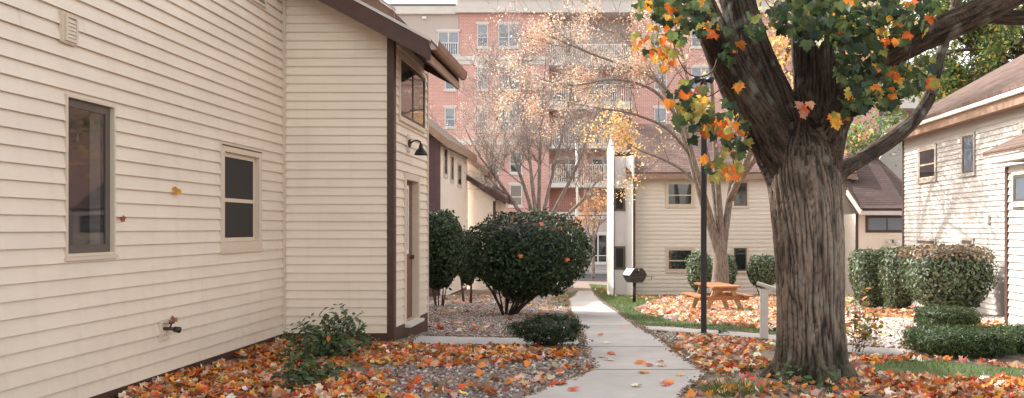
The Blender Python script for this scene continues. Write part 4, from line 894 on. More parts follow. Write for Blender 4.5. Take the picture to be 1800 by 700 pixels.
def leaves_on(anchors, n, size, pal, wts, parent, rng, jit=.12, tm=DIAM, m='leaf', keep=None, hang=.3):
    A = np.array([a[0][:] for a in anchors]); wgt = np.array([max(.08, .5 + 1.3*noise.noise(Vector(a)*.9)) for a in A])**2; idx = rng.choice(len(A), n, p=wgt/wgt.sum()); P_ = A[idx] + rng.normal(0, jit, (n, 3))
    if keep is not None: P_ = P_[keep(P_)]; n = len(P_)
    nr = rng.normal(0, 1, (n, 3)); nr[:, 2] += hang
    R = rot_basis(nr, rng.uniform(0,6.28,n), rng.uniform(.55,1.25,n)*size)
    return instmesh('crown', *tm, R, P_, pick(pal, wts, n, .2), M[m], parent=parent)

# slanting multi-stem maple on the back lawn
r_ = np.random.default_rng(5); YM = 26.0
mt = thing('maple_tree', W(1266,528,YM), 'many-stemmed pale-barked maple slanting up behind the lamp post', 'tree')
m = MB(); an = []
LM = lambda *pp: [W(px, py, YM + dy) for px, py, dy in pp]
m.tube(LM((1264,535,0),(1266,500,0),(1267,470,0),(1266,435,0),(1267,405,0)), [.36,.27,.235,.20,.09], 12)
path_limb(m, an, LM((1266,500,0),(1261,440,0),(1243,380,0),(1225,320,0),(1208,260,.2),(1180,190,.5),(1140,120,1),(1090,60,1.5),(1040,10,2)), .17, .03, r_, lvl=2, L=1.9, dens=10, start=.45)
path_limb(m, an, LM((1266,490,0),(1262,430,0),(1240,350,-.3),(1222,290,-.5),(1200,215,-.8),(1165,150,-1.2),(1110,120,-1.6),(1040,95,-2),(960,60,-2.2)), .115, .02, r_, lvl=2, L=1.7, dens=10, start=.5)
path_limb(m, an, LM((1267,480,0),(1266,420,0),(1255,340,.3),(1240,260,.8),(1215,170,1.2),(1195,80,1.6),(1170,-20,2)), .14, .03, r_, lvl=2, L=1.8, dens=8, start=.45)
path_limb(m, an, LM((1267,480,0),(1268,420,0),(1262,330,-.2),(1256,240,-.3),(1250,140,-.5),(1240,30,-.6),(1235,-80,-.6)), .13, .03, r_, lvl=2, L=1.8, dens=8, start=.45)
path_limb(m, an, LM((1267,500,0),(1272,430,0),(1284,340,.2),(1296,260,.4),(1312,160,.6),(1330,50,1),(1345,-60,1)), .15, .03, r_, lvl=2, L=1.8, dens=9, start=.45)
an3 = []; path_limb(m, an3, LM((1228,330,0),(1200,300,.3),(1160,278,.5),(1120,262,.8),(1090,240,1),(1060,210,1.2)), .06, .012, r_, lvl=1, L=1.2, dens=8, start=.3)
path_limb(m, an, LM((1212,270,0),(1170,225,-.5),(1110,200,-1),(1050,190,-1.4),(990,178,-1.8)), .06, .012, r_, lvl=1, L=1.3, dens=9, start=.3)
path_limb(m, an, LM((1196,215,-.8),(1150,160,-1.4),(1080,140,-2),(1010,150,-2.4),(950,140,-2.8)), .06, .012, r_, lvl=2, L=1.3, dens=9, start=.3)
an2 = []  # next two limbs added to cast dappled shade on the right house
path_limb(m, an2, LM((1284,350,0),(1330,240,-2),(1370,130,-4),(1405,30,-5.5),(1430,-60,-6.5)), .12, .03, r_, lvl=2, L=2.0, dens=16, start=.3)
path_limb(m, an2, LM((1290,330,0),(1350,250,-1.5),(1410,180,-3),(1450,110,-4.5),(1480,40,-5.5)), .10, .03, r_, lvl=2, L=1.9, dens=14, start=.35)
build('trunk', m, M['bark_pale'], mt, smooth=True)
leaves_on(an, 24000, .064, [(.55,.40,.35),(.57,.33,.22),(.60,.50,.46),(.56,.27,.13),(.34,.24,.20)], [5,2.4,5,1.2,2], mt, r_, .10)
leaves_on(an2, 5000, .13, [(.68,.44,.28),(.66,.36,.14),(.70,.52,.22),(.45,.30,.14)], [4,3,3,2], mt, r_, .22)
leaves_on(an3, 1500, .095, [(.62,.42,.20),(.62,.32,.13),(.62,.48,.30)], [4,3,4], mt, r_, .20)
# far many-stemmed tree in front of the brick building
r_ = np.random.default_rng(12); YT = 40.0
ft = thing('bare_tree', W(946,512,YT), 'fine-twigged pale tree with upswept stems behind the round bush', 'tree')
m = MB(); an = []; T_ = lambda *pp: [W(px, py, YT + dy) for px, py, dy in pp]
m.tube(T_((946,518,0),(946,480,0),(946,440,0),(946,400,0)), [.22,.2,.2,.19], 10)
for pl in [[(944,410,0),(925,340,.3),(900,270,.6),(870,200,1),(840,150,1.4)],[(945,410,0),(935,320,-.4),(925,240,-.8),(905,170,-1),(890,120,-1)],[(946,400,0),(948,310,0),(950,230,.2),(955,160,.2),(960,90,.4)],
           [(947,410,0),(965,330,.3),(985,250,.6),(1000,180,.8),(1010,110,1)],[(948,420,0),(985,350,-.3),(1015,290,-.6),(1040,220,-1),(1060,160,-1.2)],[(943,420,0),(905,360,-.2),(870,310,-.5),(840,270,-.8),(815,220,-1)],[(948,425,0),(995,380,.3),(1035,340,.6),(1060,290,1),(1075,250,1)]]:
    path_limb(m, an, T_(*pl), .12, .02, r_, lvl=2, L=1.9, dens=14, start=.25, upb=.5, spread=.6, minr=.008, kids=(4,5))
fine = MB()
for a_, d_ in [an[i] for i in r_.permutation(len(an))[:2600]]:
    for _ in range(2):
        e_ = d_*.5 + Vector(r_.normal(0,.45,3)) + Vector((0,0,.25)); e_.normalize(); L_ = r_.uniform(.25,.6); mid = a_ + e_*L_*.5 + Vector(r_.normal(0,.03,3))
        fine.tube([a_, mid, a_ + e_*L_], [.007,.006,.004], 3, cap=False); an.append((mid, e_)); an.append((a_ + e_*L_, e_))
build('twigs', fine, M['twig_pale'], ft, smooth=True)
build('trunk', m, M['bark_mid'], ft, smooth=True)
leaves_on(an, 38000, .052, [(.60,.50,.48),(.58,.44,.40),(.66,.60,.58),(.58,.38,.30),(.36,.27,.25)], [5,4,5,1.0,2], ft, r_, .09)
# small tree at the end of the path
r_ = np.random.default_rng(3); YS = 50.0
st = thing('young_tree', W(1043,487,YS), 'thin young street tree with orange leaves at the far end of the path', 'tree')
m = MB(); an = []; S_ = lambda *pp: [W(px, py, YS + dy) for px, py, dy in pp]
path_limb(m, an, S_((1043,489,0),(1043,450,0),(1044,410,0),(1046,370,0),(1046,330,0)), .11, .03, r_, lvl=1, L=1.5, dens=14, start=.4, upb=.3)
path_limb(m, an, S_((1043,440,0),(1034,405,.2),(1028,375,.3)), .06, .02, r_, lvl=1, L=1.2, dens=6, start=.3)
path_limb(m, an, S_((1044,425,0),(1054,390,.2),(1060,360,.3)), .06, .02, r_, lvl=1, L=1.2, dens=6, start=.3)
build('trunk', m, M['bark_mid'], st, smooth=True)
leaves_on(an, 1700, .13, [(.70,.36,.16),(.74,.50,.30),(.55,.22,.08)], [3,3,1], st, r_, .18, keep=lambda P: P[:,2] > 1.2)
# large tree behind the right house
r_ = np.random.default_rng(9); YQ = 30.0
gt = thing('tree', (15.5, YQ, zg(YQ)), 'large green and yellow tree rising behind the right house roof', 'tree')
m = MB(); an = []; Q_ = lambda *pp: [W(px, py, YQ + dy) for px, py, dy in pp]
path_limb(m, an, [Vector((15.5,YQ,-1.5)), Vector((15.3,YQ,2)), Vector((15.6,YQ,5)), Vector((16,YQ,8)), Vector((15.5,YQ,11))], .38, .1, r_, lvl=2, L=3, dens=18, start=.45)
path_limb(m, an, Q_((1836,200,0),(1780,150,0),(1740,140,0),(1716,158,.2),(1690,172,.3),(1660,160,.4),(1620,170,.5)), .28, .05, r_, lvl=2, L=1.6, dens=14, start=.2, upb=.1)
path_limb(m, an, Q_((1836,140,0),(1790,80,0),(1740,50,.3),(1690,30,.5),(1630,10,.6),(1570,5,.6)), .20, .03, r_, lvl=2, L=1.8, dens=16, start=.2)
for pl in [[(1836,120,0),(1800,60,-.5),(1760,20,-.8),(1720,-20,-1)],[(1800,150,0),(1770,110,-.6),(1730,90,-1),(1680,90,-1.2),(1640,110,-1.2)],[(1760,145,0),(1730,110,.4),(1690,70,.7),(1650,60,.9),(1600,70,1)],[(1836,180,.5),(1800,120,.8),(1770,70,1)]]:
    path_limb(m, an, Q_(*pl), .12, .03, r_, lvl=2, L=1.7, dens=14, start=.2, upb=.05)
build('trunk', m, M['twig'], gt, smooth=True)
leaves_on(an, 24000, .17, [(.085,.14,.045),(.15,.20,.06),(.30,.27,.08),(.45,.30,.08),(.05,.085,.03)], [4,3.5,2.2,1.2,2], gt, r_, .22, tm=LEAF6)
# green tree behind the wing roof
r_ = np.random.default_rng(2); YV = 37.5
vt_ = thing('tree', W(1532,330,YV), 'bright green leafy tree above the dark wing roof', 'tree'); vt_.location.z = zg(YV)
m = MB(); an = []; V_ = lambda *pp: [W(px, py, YV + dy) for px, py, dy in pp]
path_limb(m, an, [Vector((W(1530,400,YV).x,YV,-1.6))] + V_((1530,400,0),(1530,300,0),(1528,255,0)), .14, .04, r_, lvl=1, L=1.4, dens=16, start=.75, upb=.1)
path_limb(m, an, V_((1530,310,0),(1505,275,0),(1490,255,0)), .07, .02, r_, lvl=1, L=1.0, dens=6, start=.3); path_limb(m, an, V_((1530,310,0),(1550,280,0),(1568,255,0)), .07, .02, r_, lvl=1, L=1.0, dens=6, start=.3)
build('trunk', m, M['twig'], vt_, smooth=True)
leaves_on(an, 2600, .16, [(.14,.24,.07),(.22,.30,.10),(.09,.16,.05)], [3,2,2], vt_, r_, .22, tm=LEAF6)

# ---- the big maple in the foreground
big_t = thing('maple_tree', (W(1425,665,8).x, 8.0, 0), 'massive furrowed maple trunk with forking limbs in the right foreground', 'tree')
YK = 8.0
def LB(*pp): return [(W(px, py, YK+dy), w * .5 * (YK+dy) / F) for px, py, w, dy in pp]
limbs = [
 LB((1426,740,160,0),(1426,672,138,0),(1426,640,124,0),(1425,560,117,0),(1424,460,119,0),(1418,370,124,0),(1412,310,128,0),(1412,262,112,0)),
 LB((1405,330,104,0),(1368,265,86,0),(1322,190,74,-.1),(1281,115,62,-.15),(1250,50,54,-.2),(1226,-10,48,-.25),(1195,-120,48,-.4),(1150,-260,36,-.6)),
 LB((1415,300,100,0),(1383,225,78,.1),(1349,150,68,.2),(1320,80,64,.3),(1298,10,62,.4),(1275,-90,62,.5),(1260,-260,45,.7)),
 LB((1430,300,95,.05),(1440,230,84,.12),(1441,160,90,.2),(1438,90,92,.25),(1436,20,90,.3),(1432,-80,84,.4),(1440,-260,60,.6)),
 LB((1440,290,80,-.05),(1466,218,52,-.1),(1500,165,42,-.2),(1545,112,42,-.3),(1600,78,45,-.4),(1670,45,50,-.5),(1730,18,46,-.6),(1800,-18,42,-.7),(1920,-80,34,-.9)),
 LB((1450,320,60,.0),(1482,298,32,.1),(1520,276,26,.3),(1570,243,26,.5),(1606,212,24,.6),(1630,178,23,.7),(1643,140,20,.8),(1652,100,20,.9),(1668,50,16,1.0),(1690,-30,12,1.1)),
 LB((1700,32,24,-.55),(1740,30,26,-.45),(1800,30,26,-.4),(1880,20,22,-.3)),
]
def resample(lb, step=.04):
    P, R_ = [], []
    for i in range(len(lb)-1):
        p0, p1, p2, p3 = [lb[min(max(k,0),len(lb)-1)][0] for k in (i-1,i,i+1,i+2)]; n = max(2, int((p2-p1).length/step))
        for k in range(n):
            t = k/n; P.append(.5*((2*p1)+(p2-p0)*t+(2*p0-5*p1+4*p2-p3)*t*t+(3*p1-p0-3*p2+p3)*t**3)); R_.append(lb[i][1]+(lb[i+1][1]-lb[i][1])*t)
    P.append(lb[-1][0]); R_.append(lb[-1][1]); return P, R_
m = MB(); sk = []
for li, lb in enumerate(limbs):
    P, R_ = resample(lb); m.tube(P, R_, 20)
    for i, (p, r) in enumerate(zip(P, R_)):
        d = (P[min(i+1,len(P)-1)] - P[max(i-1,0)]).normalized(); arc = arc + (p - P[i-1]).length if i else 0.0; sk.append((*p, r, *d, arc, li))
# root flare
for k in range(7):
    a = k*6.283/7 + .3; b = W(1427,672,8); o_ = Vector((math.cos(a), math.sin(a), 0)); ln = random.uniform(.33,.44)
    m.tube([b+Vector((0,0,.34))+o_*.19, b+Vector((0,0,.15))+o_*.26, b+Vector((0,0,.04))+o_*.38, b+Vector((0,0,-.05))+o_*(ln+.14)], [.11,.11,.085,.05], 10)
me = bpy.data.meshes.new('raw'); me.from_pydata([tuple(v) for v in m.v], [], m.f); tmp = bpy.data.objects.new('raw', me); C.objects.link(tmp)
md = tmp.modifiers.new('r', 'REMESH'); md.mode = 'VOXEL'; md.voxel_size = .0115
ms = tmp.modifiers.new('s', 'SMOOTH'); ms.iterations = 8; ms.factor = .5
dg = bpy.context.evaluated_depsgraph_get(); ev = bpy.data.meshes.new_from_object(tmp.evaluated_get(dg)); bpy.data.objects.remove(tmp)
nv = len(ev.vertices); co = np.empty(nv*3); ev.vertices.foreach_get('co', co); co = co.reshape(-1,3); no = np.empty(nv*3); ev.vertices.foreach_get('normal', no); no = no.reshape(-1,3)
S = np.array(sk); cols = np.empty((nv,3)); disp = np.empty(nv)
best = np.empty(nv, int)
for i in range(0, nv, 4000):
    dd = np.linalg.norm(co[i:i+4000,None,:]-S[None,:,:3], axis=2) - S[None,:,3]; best[i:i+4000] = dd.argmin(1)
for i in range(nv):
    s = S[best[i]]; d = Vector(s[4:7]); rel = Vector(co[i]) - Vector(s[:3]); u = Vector((0,1,0)).cross(d); u = u.normalized() if u.length > .1 else Vector((1,0,0)); w_ = d.cross(u)
    al = rel.dot(d) + s[7] ; x = rel.dot(u); y = rel.dot(w_); rr = max((x*x+y*y)**.5, 1e-4)
    R0 = max(s[3], .06); fx, fy = x/rr*R0, y/rr*R0            # point on the limb's cylinder
    wv = noise.noise((fx*5, fy*5, al*1.0+s[8]*7)) * .05
    k_ = 30 if s[8] == 0 else 38; q = (fx*k_+wv*34, fy*k_+wv*24, al*1.55 + s[8]*13)
    n1 = abs(noise.noise(q)); n2 = abs(noise.noise((q[0]*.9+5, q[1]*.9, q[2]*5.0)))
    c_ = noise.noise((co[i][0]*2.4, co[i][1]*2.4, co[i][2]*1.2))
    hgt = min(1, n1*4.2)**.85 * (.62 + .38*min(1, n2*5))      # plates with narrow dark furrows
    amp = min(.021, .012 + R0*.035) * (1 if s[8] == 0 else .6)
    disp[i] = (hgt - .6) * amp + c_ * .012 + noise.noise((fx*60,fy*60,al*14))*.004
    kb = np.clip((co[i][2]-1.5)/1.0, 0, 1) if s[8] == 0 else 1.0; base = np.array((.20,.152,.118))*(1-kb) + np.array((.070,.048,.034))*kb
    t = .10 + 1.05*hgt + .30*c_ + .30*noise.noise((fx*70,fy*70,al*9)); cc = base * max(.12, t)  # furrow depth darkens the colour, painting in crease shade
    up_ = noise.noise((co[i][0]*5, co[i][1]*5, co[i][2]*2.5+9))
    if s[8] == 0 and co[i][2] < .55: k = np.clip((.55-co[i][2])*1.6 + up_*.6, 0, .8); cc = cc*(1-k) + np.array((.032,.034,.018))*k*(.4+hgt)
    if up_ > .2: cc = cc * (1 - min(.5, (up_-.2)*1.8))
    li_ = noise.noise((co[i][0]*9+3, co[i][1]*9, co[i][2]*6))
    if li_ > .28: cc = cc*(1-.5*min(1,(li_-.28)*5)) + np.array((.24,.23,.19))*.5*min(1,(li_-.28)*5)*(.3+.7*hgt)
    cols[i] = cc
co2 = co + no * disp[:,None]
off = np.array(origin(big_t)); ev.vertices.foreach_set('co', (co2-off).ravel()); ev.update()
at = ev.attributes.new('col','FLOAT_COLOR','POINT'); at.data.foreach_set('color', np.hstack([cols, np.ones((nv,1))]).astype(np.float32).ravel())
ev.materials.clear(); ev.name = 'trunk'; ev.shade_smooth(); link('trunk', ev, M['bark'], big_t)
# twigs and hanging leaves
r_ = np.random.default_rng(21); LP, LN, LS, LC = [], [], [], []
GREEN = [(.075,.11,.04),(.034,.056,.025),(.050,.080,.032),(.10,.12,.04),(.022,.040,.020)]; FALL = [(.72,.24,.035),(.66,.36,.07),(.68,.15,.03),(.42,.34,.09),(.30,.28,.07)]
def twig(pts, r=.012): tw = MB(); P = resample([(Vector(p), r) for p in pts], .05)[0]; tw.tube(P, [r*(1-.6*i/len(P)) for i in range(len(P))], 5); build('twig', tw, M['twig'], big_t, smooth=True)
def cluster(px, py, rx, ry, n, fall, Y=7.3, size=.099, dY=.4):
    for _ in range(int(n*1.75)):
        a = r_.uniform(0,6.28); k = r_.random()**.55*1.05; p = W(px+math.cos(a)*k*rx, py+math.sin(a)*k*ry, Y+r_.uniform(-dY,dY))
        LP.append(p); LN.append((r_.normal(0,.55), -1+r_.normal(0,.4), r_.normal(.25,.4))); LS.append(size*r_.uniform(.65,1.2))
        pal = FALL if r_.random() < fall else GREEN; c = np.array(pal[r_.integers(0,len(pal))])*r_.normal(1,.15); LC.append(np.clip(c,.01,.9))
for a in [(1175,15,60,28,36,.22),(1150,75,38,30,16,.9),(1170,108,26,16,6,1.0),(1215,40,40,45,26,.18),(1212,165,28,20,11,.25),(1250,195,42,20,18,.4),(1205,205,26,16,8,.5),(1262,225,30,20,12,.6),(1285,262,24,24,10,.4),(1290,300,20,14,6,.7),(1245,285,14,14,3,.5),(1225,225,34,22,12,.35),(1270,300,26,18,8,.45),(1305,235,16,30,6,.4),(1195,180,24,20,8,.3),
          (1395,25,40,40,34,0.07),(1450,20,45,38,36,0.07),(1505,38,42,42,36,0.11),(1560,15,45,25,22,0.16),(1612,25,40,28,18,0.14),(1500,78,34,26,18,.15),(1430,55,50,28,24,.06),(1535,70,40,26,18,.12),(1590,55,40,26,14,.12),(1500,130,34,32,24,.1),(1528,160,40,30,26,.15),(1545,120,26,22,10,.1),(1500,185,26,22,14,.2),(1468,212,16,12,4,1.0),(1590,140,34,26,16,.18),(1640,148,16,12,4,1.0),(1560,175,26,16,8,.4),(1625,120,24,20,8,.15),(1320,40,24,30,6,.2),(1285,85,20,30,6,.3),(1295,150,10,14,2,.3)]:
    cluster(*a)
for t in [[(1262,100,7.75),(1250,128,7.5),(1222,135,7.4),(1200,118,7.3),(1185,80,7.3),(1175,30,7.3)],[(1225,20,7.7),(1190,40,7.4),(1160,75,7.3)],[(1275,150,7.8),(1250,168,7.5),(1225,172,7.4)],[(1300,205,7.8),(1285,225,7.5),(1260,220,7.3)],[(1330,230,7.9),(1300,228,7.6),(1285,250,7.4),(1290,290,7.3)],
          [(1500,170,7.7),(1520,130,7.4),(1545,115,7.3)],[(1545,115,7.6),(1530,150,7.4),(1510,190,7.3)],[(1600,85,7.5),(1595,120,7.4),(1590,150,7.3)],[(1440,90,8.0),(1420,40,7.4),(1390,10,7.3)],[(1520,20,7.6),(1500,60,7.4),(1490,100,7.3)],[(1640,165,8.7),(1610,150,8.0),(1570,165,7.5)],[(1490,295,8.1),(1520,255,8.6),(1500,235,8.8)]]:
    twig([W(*q) for q in t], .008)
n = len(LP); LN = np.array(LN)
nn = LN/np.linalg.norm(LN,axis=1,keepdims=True); dn = np.array([0,0,-1.])[None]+r_.normal(0,.45,(n,3)); ya_ = dn-nn*np.sum(dn*nn,1,keepdims=True); ya_/=np.linalg.norm(ya_,axis=1,keepdims=True); xa_=np.cross(ya_,nn)
Rl = np.stack([xa_,ya_,nn],2)*np.array(LS)[:,None,None]
instmesh('leaves', *MAPLE_F, Rl, np.array([p[:] for p in LP]), np.array(LC), M['leaf'], parent=big_t)
# rest of the crown, above the photograph's upper edge
n = 2600; v = r_.normal(0,1,(n,3)); v /= np.linalg.norm(v,axis=1,keepdims=True); v *= (r_.random((n,1))**.4)
P_ = v*np.array((4.8,4.2,2.3))+np.array((2.6,8.6,8.2)); nr = r_.normal(0,.7,(n,3)); nr[:,2]+=.8
instmesh('crown', *MAPLE_F, rot_basis(nr, r_.uniform(0,6.28,n), r_.uniform(.18,.30,n)), P_, pick(GREEN+FALL,[2,4,4,3,2,2,2,1,1,1],n,.15), M['leaf'], parent=big_t)
# small leaves caught in the fork
q = W(1407,190,7.62)
for k, (dx, dz, c, lab) in enumerate([(-.01,.03,(.6,.3,.2),'pale pink leaf caught in the fork of the big maple'),(.03,-.02,(.65,.14,.04),'red orange leaf lodged in the fork of the big maple'),(.07,.02,(.70,.36,.22),'peach leaf at the right of the leaves in the maple fork'),(.0,-.07,(.5,.2,.12),'rust leaf lowest among the leaves in the maple fork')]):
    one_leaf('maple_leaf', q+Vector((dx,-.04*k,dz)), (.2,-1,.5), .6+k*1.4, .095, c, lab)

# ================================================================== lamp post, far pole, grill, picnic table, handrail
lb_ = G(1237,588)
lp = thing('lamp_post', lb_, 'tall slim black lamp post beside the right side path', 'lamp post'); ztop = W(1237,140,lb_.y).z
mb = MB(); mb.box(lb_.x-.037, lb_.x+.037, lb_.y-.037, lb_.y+.037, lb_.z-.1, ztop-.12); build('pole', mb, M['black'], lp, bevel=.006)
mb = MB(); mb.tube([lb_+Vector((0,0,-.02)), lb_+Vector((0,0,.02))], .09, 12); build('base', mb, M['black'], lp)
mb = MB(); c = Vector((lb_.x, lb_.y, ztop)); mb.tube([c+Vector((0,0,z)) for z in (-.12,-.04,-.03,.01)], [.05,.05,.035,.035], 12); build('collar', mb, M['black'], lp)
for sx in (-1, 1):
    mb = MB(); mb.tube([c+Vector((sx*.036,0,-.01)), c+Vector((sx*.09,0,.0)), c+Vector((sx*.13,0,-.015)), c+Vector((sx*.14,0,-.02))], [.022,.05,.055,.02], 12); build('lamp_head', mb, M['black'], lp, smooth=True)
fp = thing('lamp_post', W(1014,492,52), 'pale grey street pole far behind the round bush', 'lamp post')
mb = MB(); b = W(1014,492,52); mb.tube([b+Vector((0,0,-.2)), Vector((b.x,b.y,W(1014,250,52).z))], [.11,.085], 12); build('pole', mb, M['white'], fp, smooth=True)
mb = MB(); mb.tube([b, b+Vector((0,0,.35))], [.2,.16], 12); build('base', mb, M['stone'], fp)

gb0 = G(1115,533); gr = thing('grill', gb0, 'black octagonal pedestal charcoal grill on the lawn edge', 'grill'); sc = gb0.y/F; gr.rotation_euler.z = .55
zc_ = H-(484-CY)*sc
mb = MB(); mb.tube([gb0+Vector((0,0,-.1)), Vector((gb0.x,gb0.y,zc_-.16))], [.05,.05], 12); build('post', mb, M['black'], gr, smooth=True)
def oct_(z0, pts, name, mt_='black'):
    m = MB(); m.prism([Vector((gb0.x+a*1.1, gb0.y-.2, z0+b*1.12)) for a, b in pts], (0,.4,0)); return build(name, m, M[mt_], gr, bevel=.012)
oct_(zc_-.035, [(-.24,0),(-.13,-.15),(.16,-.15),(.27,0)], 'fire_bowl')
lid = oct_(zc_-.03, [(-.25,0),(-.25,.05),(-.12,.21),(.15,.21),(.28,.06),(.28,0)], 'lid')
mb = MB(); mb.tube([Vector((gb0.x-.05,gb0.y-.21,zc_+.10)), Vector((gb0.x-.05,gb0.y-.26,zc_+.10)), Vector((gb0.x+.09,gb0.y-.26,zc_+.10)), Vector((gb0.x+.09,gb0.y-.21,zc_+.10))], .01, 6); build('handle', mb, M['black'], lid)
mb = MB(); mb.tube([Vector((gb0.x+.015,gb0.y-.212,zc_+.155)), Vector((gb0.x+.015,gb0.y-.203,zc_+.155))], .018, 10); build('thermometer', mb, M['white'], lid)
mb = MB(); mb.box(gb0.x-.31, gb0.x+.30, gb0.y-.27, gb0.y-.22, zc_-.045, zc_-.028); mb.bar((gb0.x+.30,gb0.y-.245,zc_-.036),(gb0.x+.50,gb0.y-.245,zc_-.036),.02,.015); mb.bar((gb0.x+.44,gb0.y-.245,zc_-.04),(gb0.x+.43,gb0.y-.245,zc_-.14),.015,.015); build('side_shelf', mb, M['bronze'], gr)

tb0 = G(1268,551); Yt = tb0.y
pt = thing('picnic_table', tb0, 'orange wooden picnic table standing in the sunlit leaves', 'picnic table'); s_ = Yt/F
ang = math.radians(12); ca, sa = math.cos(ang), math.sin(ang)
def TT(x, y, z): return Vector((tb0.x + (x*ca - y*sa)*.84, tb0.y + .75 + (x*sa + y*ca)*.84, tb0.z + z))
def tbar(m, a, b, w, h): m.bar(TT(*a), TT(*b), w*.85, h)
ht = .55
m = MB()
for i in range(5): tbar(m, (-.30+i*.15,-.8,ht), (-.30+i*.15,.8,ht), .14, .035)
build('tabletop', m, M['wood'], pt)
for sx in (-1, 1):
    m = MB()
    for k in range(2): tbar(m, (sx*(.52+k*.145),-.8,.34), (sx*(.52+k*.145),.8,.34), .135, .035)
    build('seat', m, M['wood'], pt)
for yy in (-.55, .55):
    for sx in (-1, 1):
        m = MB(); tbar(m, (sx*.20,yy,ht-.02), (sx*.50,yy,-.03), .04, .10); build('leg', m, M['wood_pale'], pt)
    m = MB(); tbar(m, (-.66,yy-.045,.30), (.66,yy-.045,.30), .035, .09); build('seat_beam', m, M['wood'], pt)
    m = MB(); tbar(m, (-.34,yy-.045,ht-.05), (.34,yy-.045,ht-.05), .035, .07); build('top_beam', m, M['wood'], pt)

hr0 = G(1343,599); hr = thing('handrail', hr0, 'short pale painted handrail on posts left of the big trunk', 'handrail')
zt_ = W(1343,505,hr0.y).z
for k, (x, y) in enumerate([(hr0.x, hr0.y), (hr0.x+.52, hr0.y-.15)]):
    mb = MB(); mb.box(x-.046, x+.046, y-.046, y+.046, -.1, zt_-.02-k*.17); build('post', mb, M['greywood'], hr, bevel=.004)
mb = MB(); mb.bar((hr0.x-.085,hr0.y+.02,zt_+.05), (hr0.x+.62,hr0.y-.18,zt_-.17), .11, .04); build('rail', mb, M['greywood'], hr, bevel=.004)

# separate leaves lying on the path and on the bush
for k, (p, q, c, lab) in enumerate([(1176,679,ORANGE,'orange leaf at the right tip of the path bend'),(1170,683,RED,'red orange leaf touching the one at the path bend'),(1131,660,(.75,.30,.04),'bright orange leaf alone in the middle of the near path'),(1141,648,(.45,.12,.04),'red brown leaf above the middle of the near path'),(1163,648,(.7,.5,.35),'small tan leaf on the path near its right edge'),(1195,665,YEL,'yellow leaf just inside the right edge of the path'),(1125,644,ORANGE,'orange leaf at the path middle where it narrows'),(985,681,RED,'red leaf on the near left edge of the path'),(1008,692,(.6,.12,.04),'red leaf at the bottom of the near path'),(1117,684,CREAM,'cream leaf low in the middle of the near path'),(1067,608,CREAM,'cream leaf flat on the path opposite the low yew'),(1075,627,RED,'red leaf on the path just past the low yew'),(1057,632,TAN,'tan leaf on the path near the left corner'),(1095,578,ORANGE,'orange leaf alone far up the path before the side path'),(1055,594,(.55,.16,.05),'rust leaf on the path beside the entry path'),(1160,640,PINK,'pink leaf lying on the path above the tan one'),(1070,638,TAN,'curled tan leaf on the path left of centre')]):
    g_ = G(p, q); one_leaf('fallen_leaf', g_+Vector((0,0,.045)), (RNG.normal(0,.15),RNG.normal(-.1,.15),1), RNG.uniform(0,6.28), RNG.uniform(.085,.125), c, lab, 'leaf', 'fallen leaves on the path')
for (p, q, c, lab) in [(902,383,(.70,.20,.03),'orange leaf caught on the crown of the round bush, left'),(952,393,(.70,.25,.10),'orange leaf caught on the upper right of the round bush'),(915,450,(.60,.17,.03),'orange leaf stuck halfway down the round bush front'),(997,456,(.60,.13,.03),'red orange leaf on the right flank of the round bush'),(985,401,(.55,.2,.08),'rusty leaf near the top right rim of the round bush')]:
    w_ = W(p, q, 17.2); c0 = Vector((W(927,449,17.2).x, 17.2, W(927,449,17.2).z))
    dx, dz = (w_.x-c0.x)/1.24, (w_.z-c0.z)/.86; t_ = max(0, 1-abs(dx)**2.5-abs(dz)**2.5)**(1/2.5)
    Yf = 17.2-1.15*t_-.08; w_ = Vector((w_.x*Yf/17.2, Yf, H+(w_.z-H)*Yf/17.2))
    one_leaf('maple_leaf', w_, (dx*.5,-.7,.6), RNG.uniform(0,6), .10, c, lab)

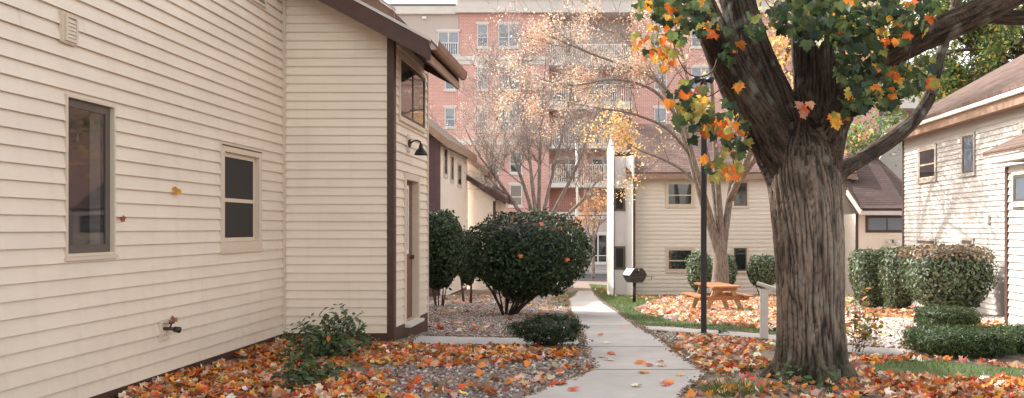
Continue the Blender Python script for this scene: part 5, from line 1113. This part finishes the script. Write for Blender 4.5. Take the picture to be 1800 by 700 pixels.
# ------------------------------------------------------------------ light, camera, render
EL, AZ = math.radians(36), math.radians(-52)          # azimuth from +Y towards +X
sd = Vector((math.sin(AZ)*math.cos(EL), math.cos(AZ)*math.cos(EL), math.sin(EL)))
wd_ = bpy.data.worlds.new('World'); bpy.context.scene.world = wd_; wd_.use_nodes = True
nt = wd_.node_tree; bg = nt.nodes['Background']; sk_ = nt.nodes.new('ShaderNodeTexSky'); sk_.sky_type = 'NISHITA'; sk_.sun_disc = False
sk_.sun_elevation = EL; sk_.sun_rotation = AZ; sk_.air_density = 1.0; sk_.dust_density = 2.5; sk_.ozone_density = .6
hs = nt.nodes.new('ShaderNodeHueSaturation'); hs.inputs['Saturation'].default_value = .35; hs.inputs['Value'].default_value = 1.0
wm = nt.nodes.new('ShaderNodeMix'); wm.data_type = 'RGBA'; wm.blend_type = 'MULTIPLY'; wm.inputs[0].default_value = 1; wm.inputs[7].default_value = (1.03,.995,.93,1)
nt.links.new(sk_.outputs[0], hs.inputs['Color']); nt.links.new(hs.outputs[0], wm.inputs[6]); nt.links.new(wm.outputs[2], bg.inputs['Color']); bg.inputs['Strength'].default_value = .57
su = bpy.data.lights.new('sun', 'SUN'); su.energy = 6.8; su.angle = math.radians(.5); su.color = (1, .96, .91)
so = bpy.data.objects.new('sun', su); C.objects.link(so); so.rotation_euler = sd.to_track_quat('Z', 'Y').to_euler(); so.location = (-10, 20, 20)
cam = bpy.data.cameras.new('camera'); co_ = bpy.data.objects.new('camera', cam); C.objects.link(co_)
co_.location = (0, 0, H); co_.rotation_euler = (math.pi/2, 0, 0); cam.sensor_width = 36; cam.lens = 36*F/1800
cam.shift_x = (900-CX)/1800; cam.shift_y = (CY-350)/1800; cam.clip_end = 1000; cam.clip_start = .05
sc_ = bpy.context.scene; sc_.camera = co_
sc_.view_settings.view_transform = 'Standard'; sc_.view_settings.look = 'None'; sc_.view_settings.exposure = 0; sc_.view_settings.gamma = 1
sc_.render.engine = 'CYCLES'; sc_.cycles.use_denoising = True; sc_.cycles.max_bounces = 8; sc_.cycles.transparent_max_bounces = 16
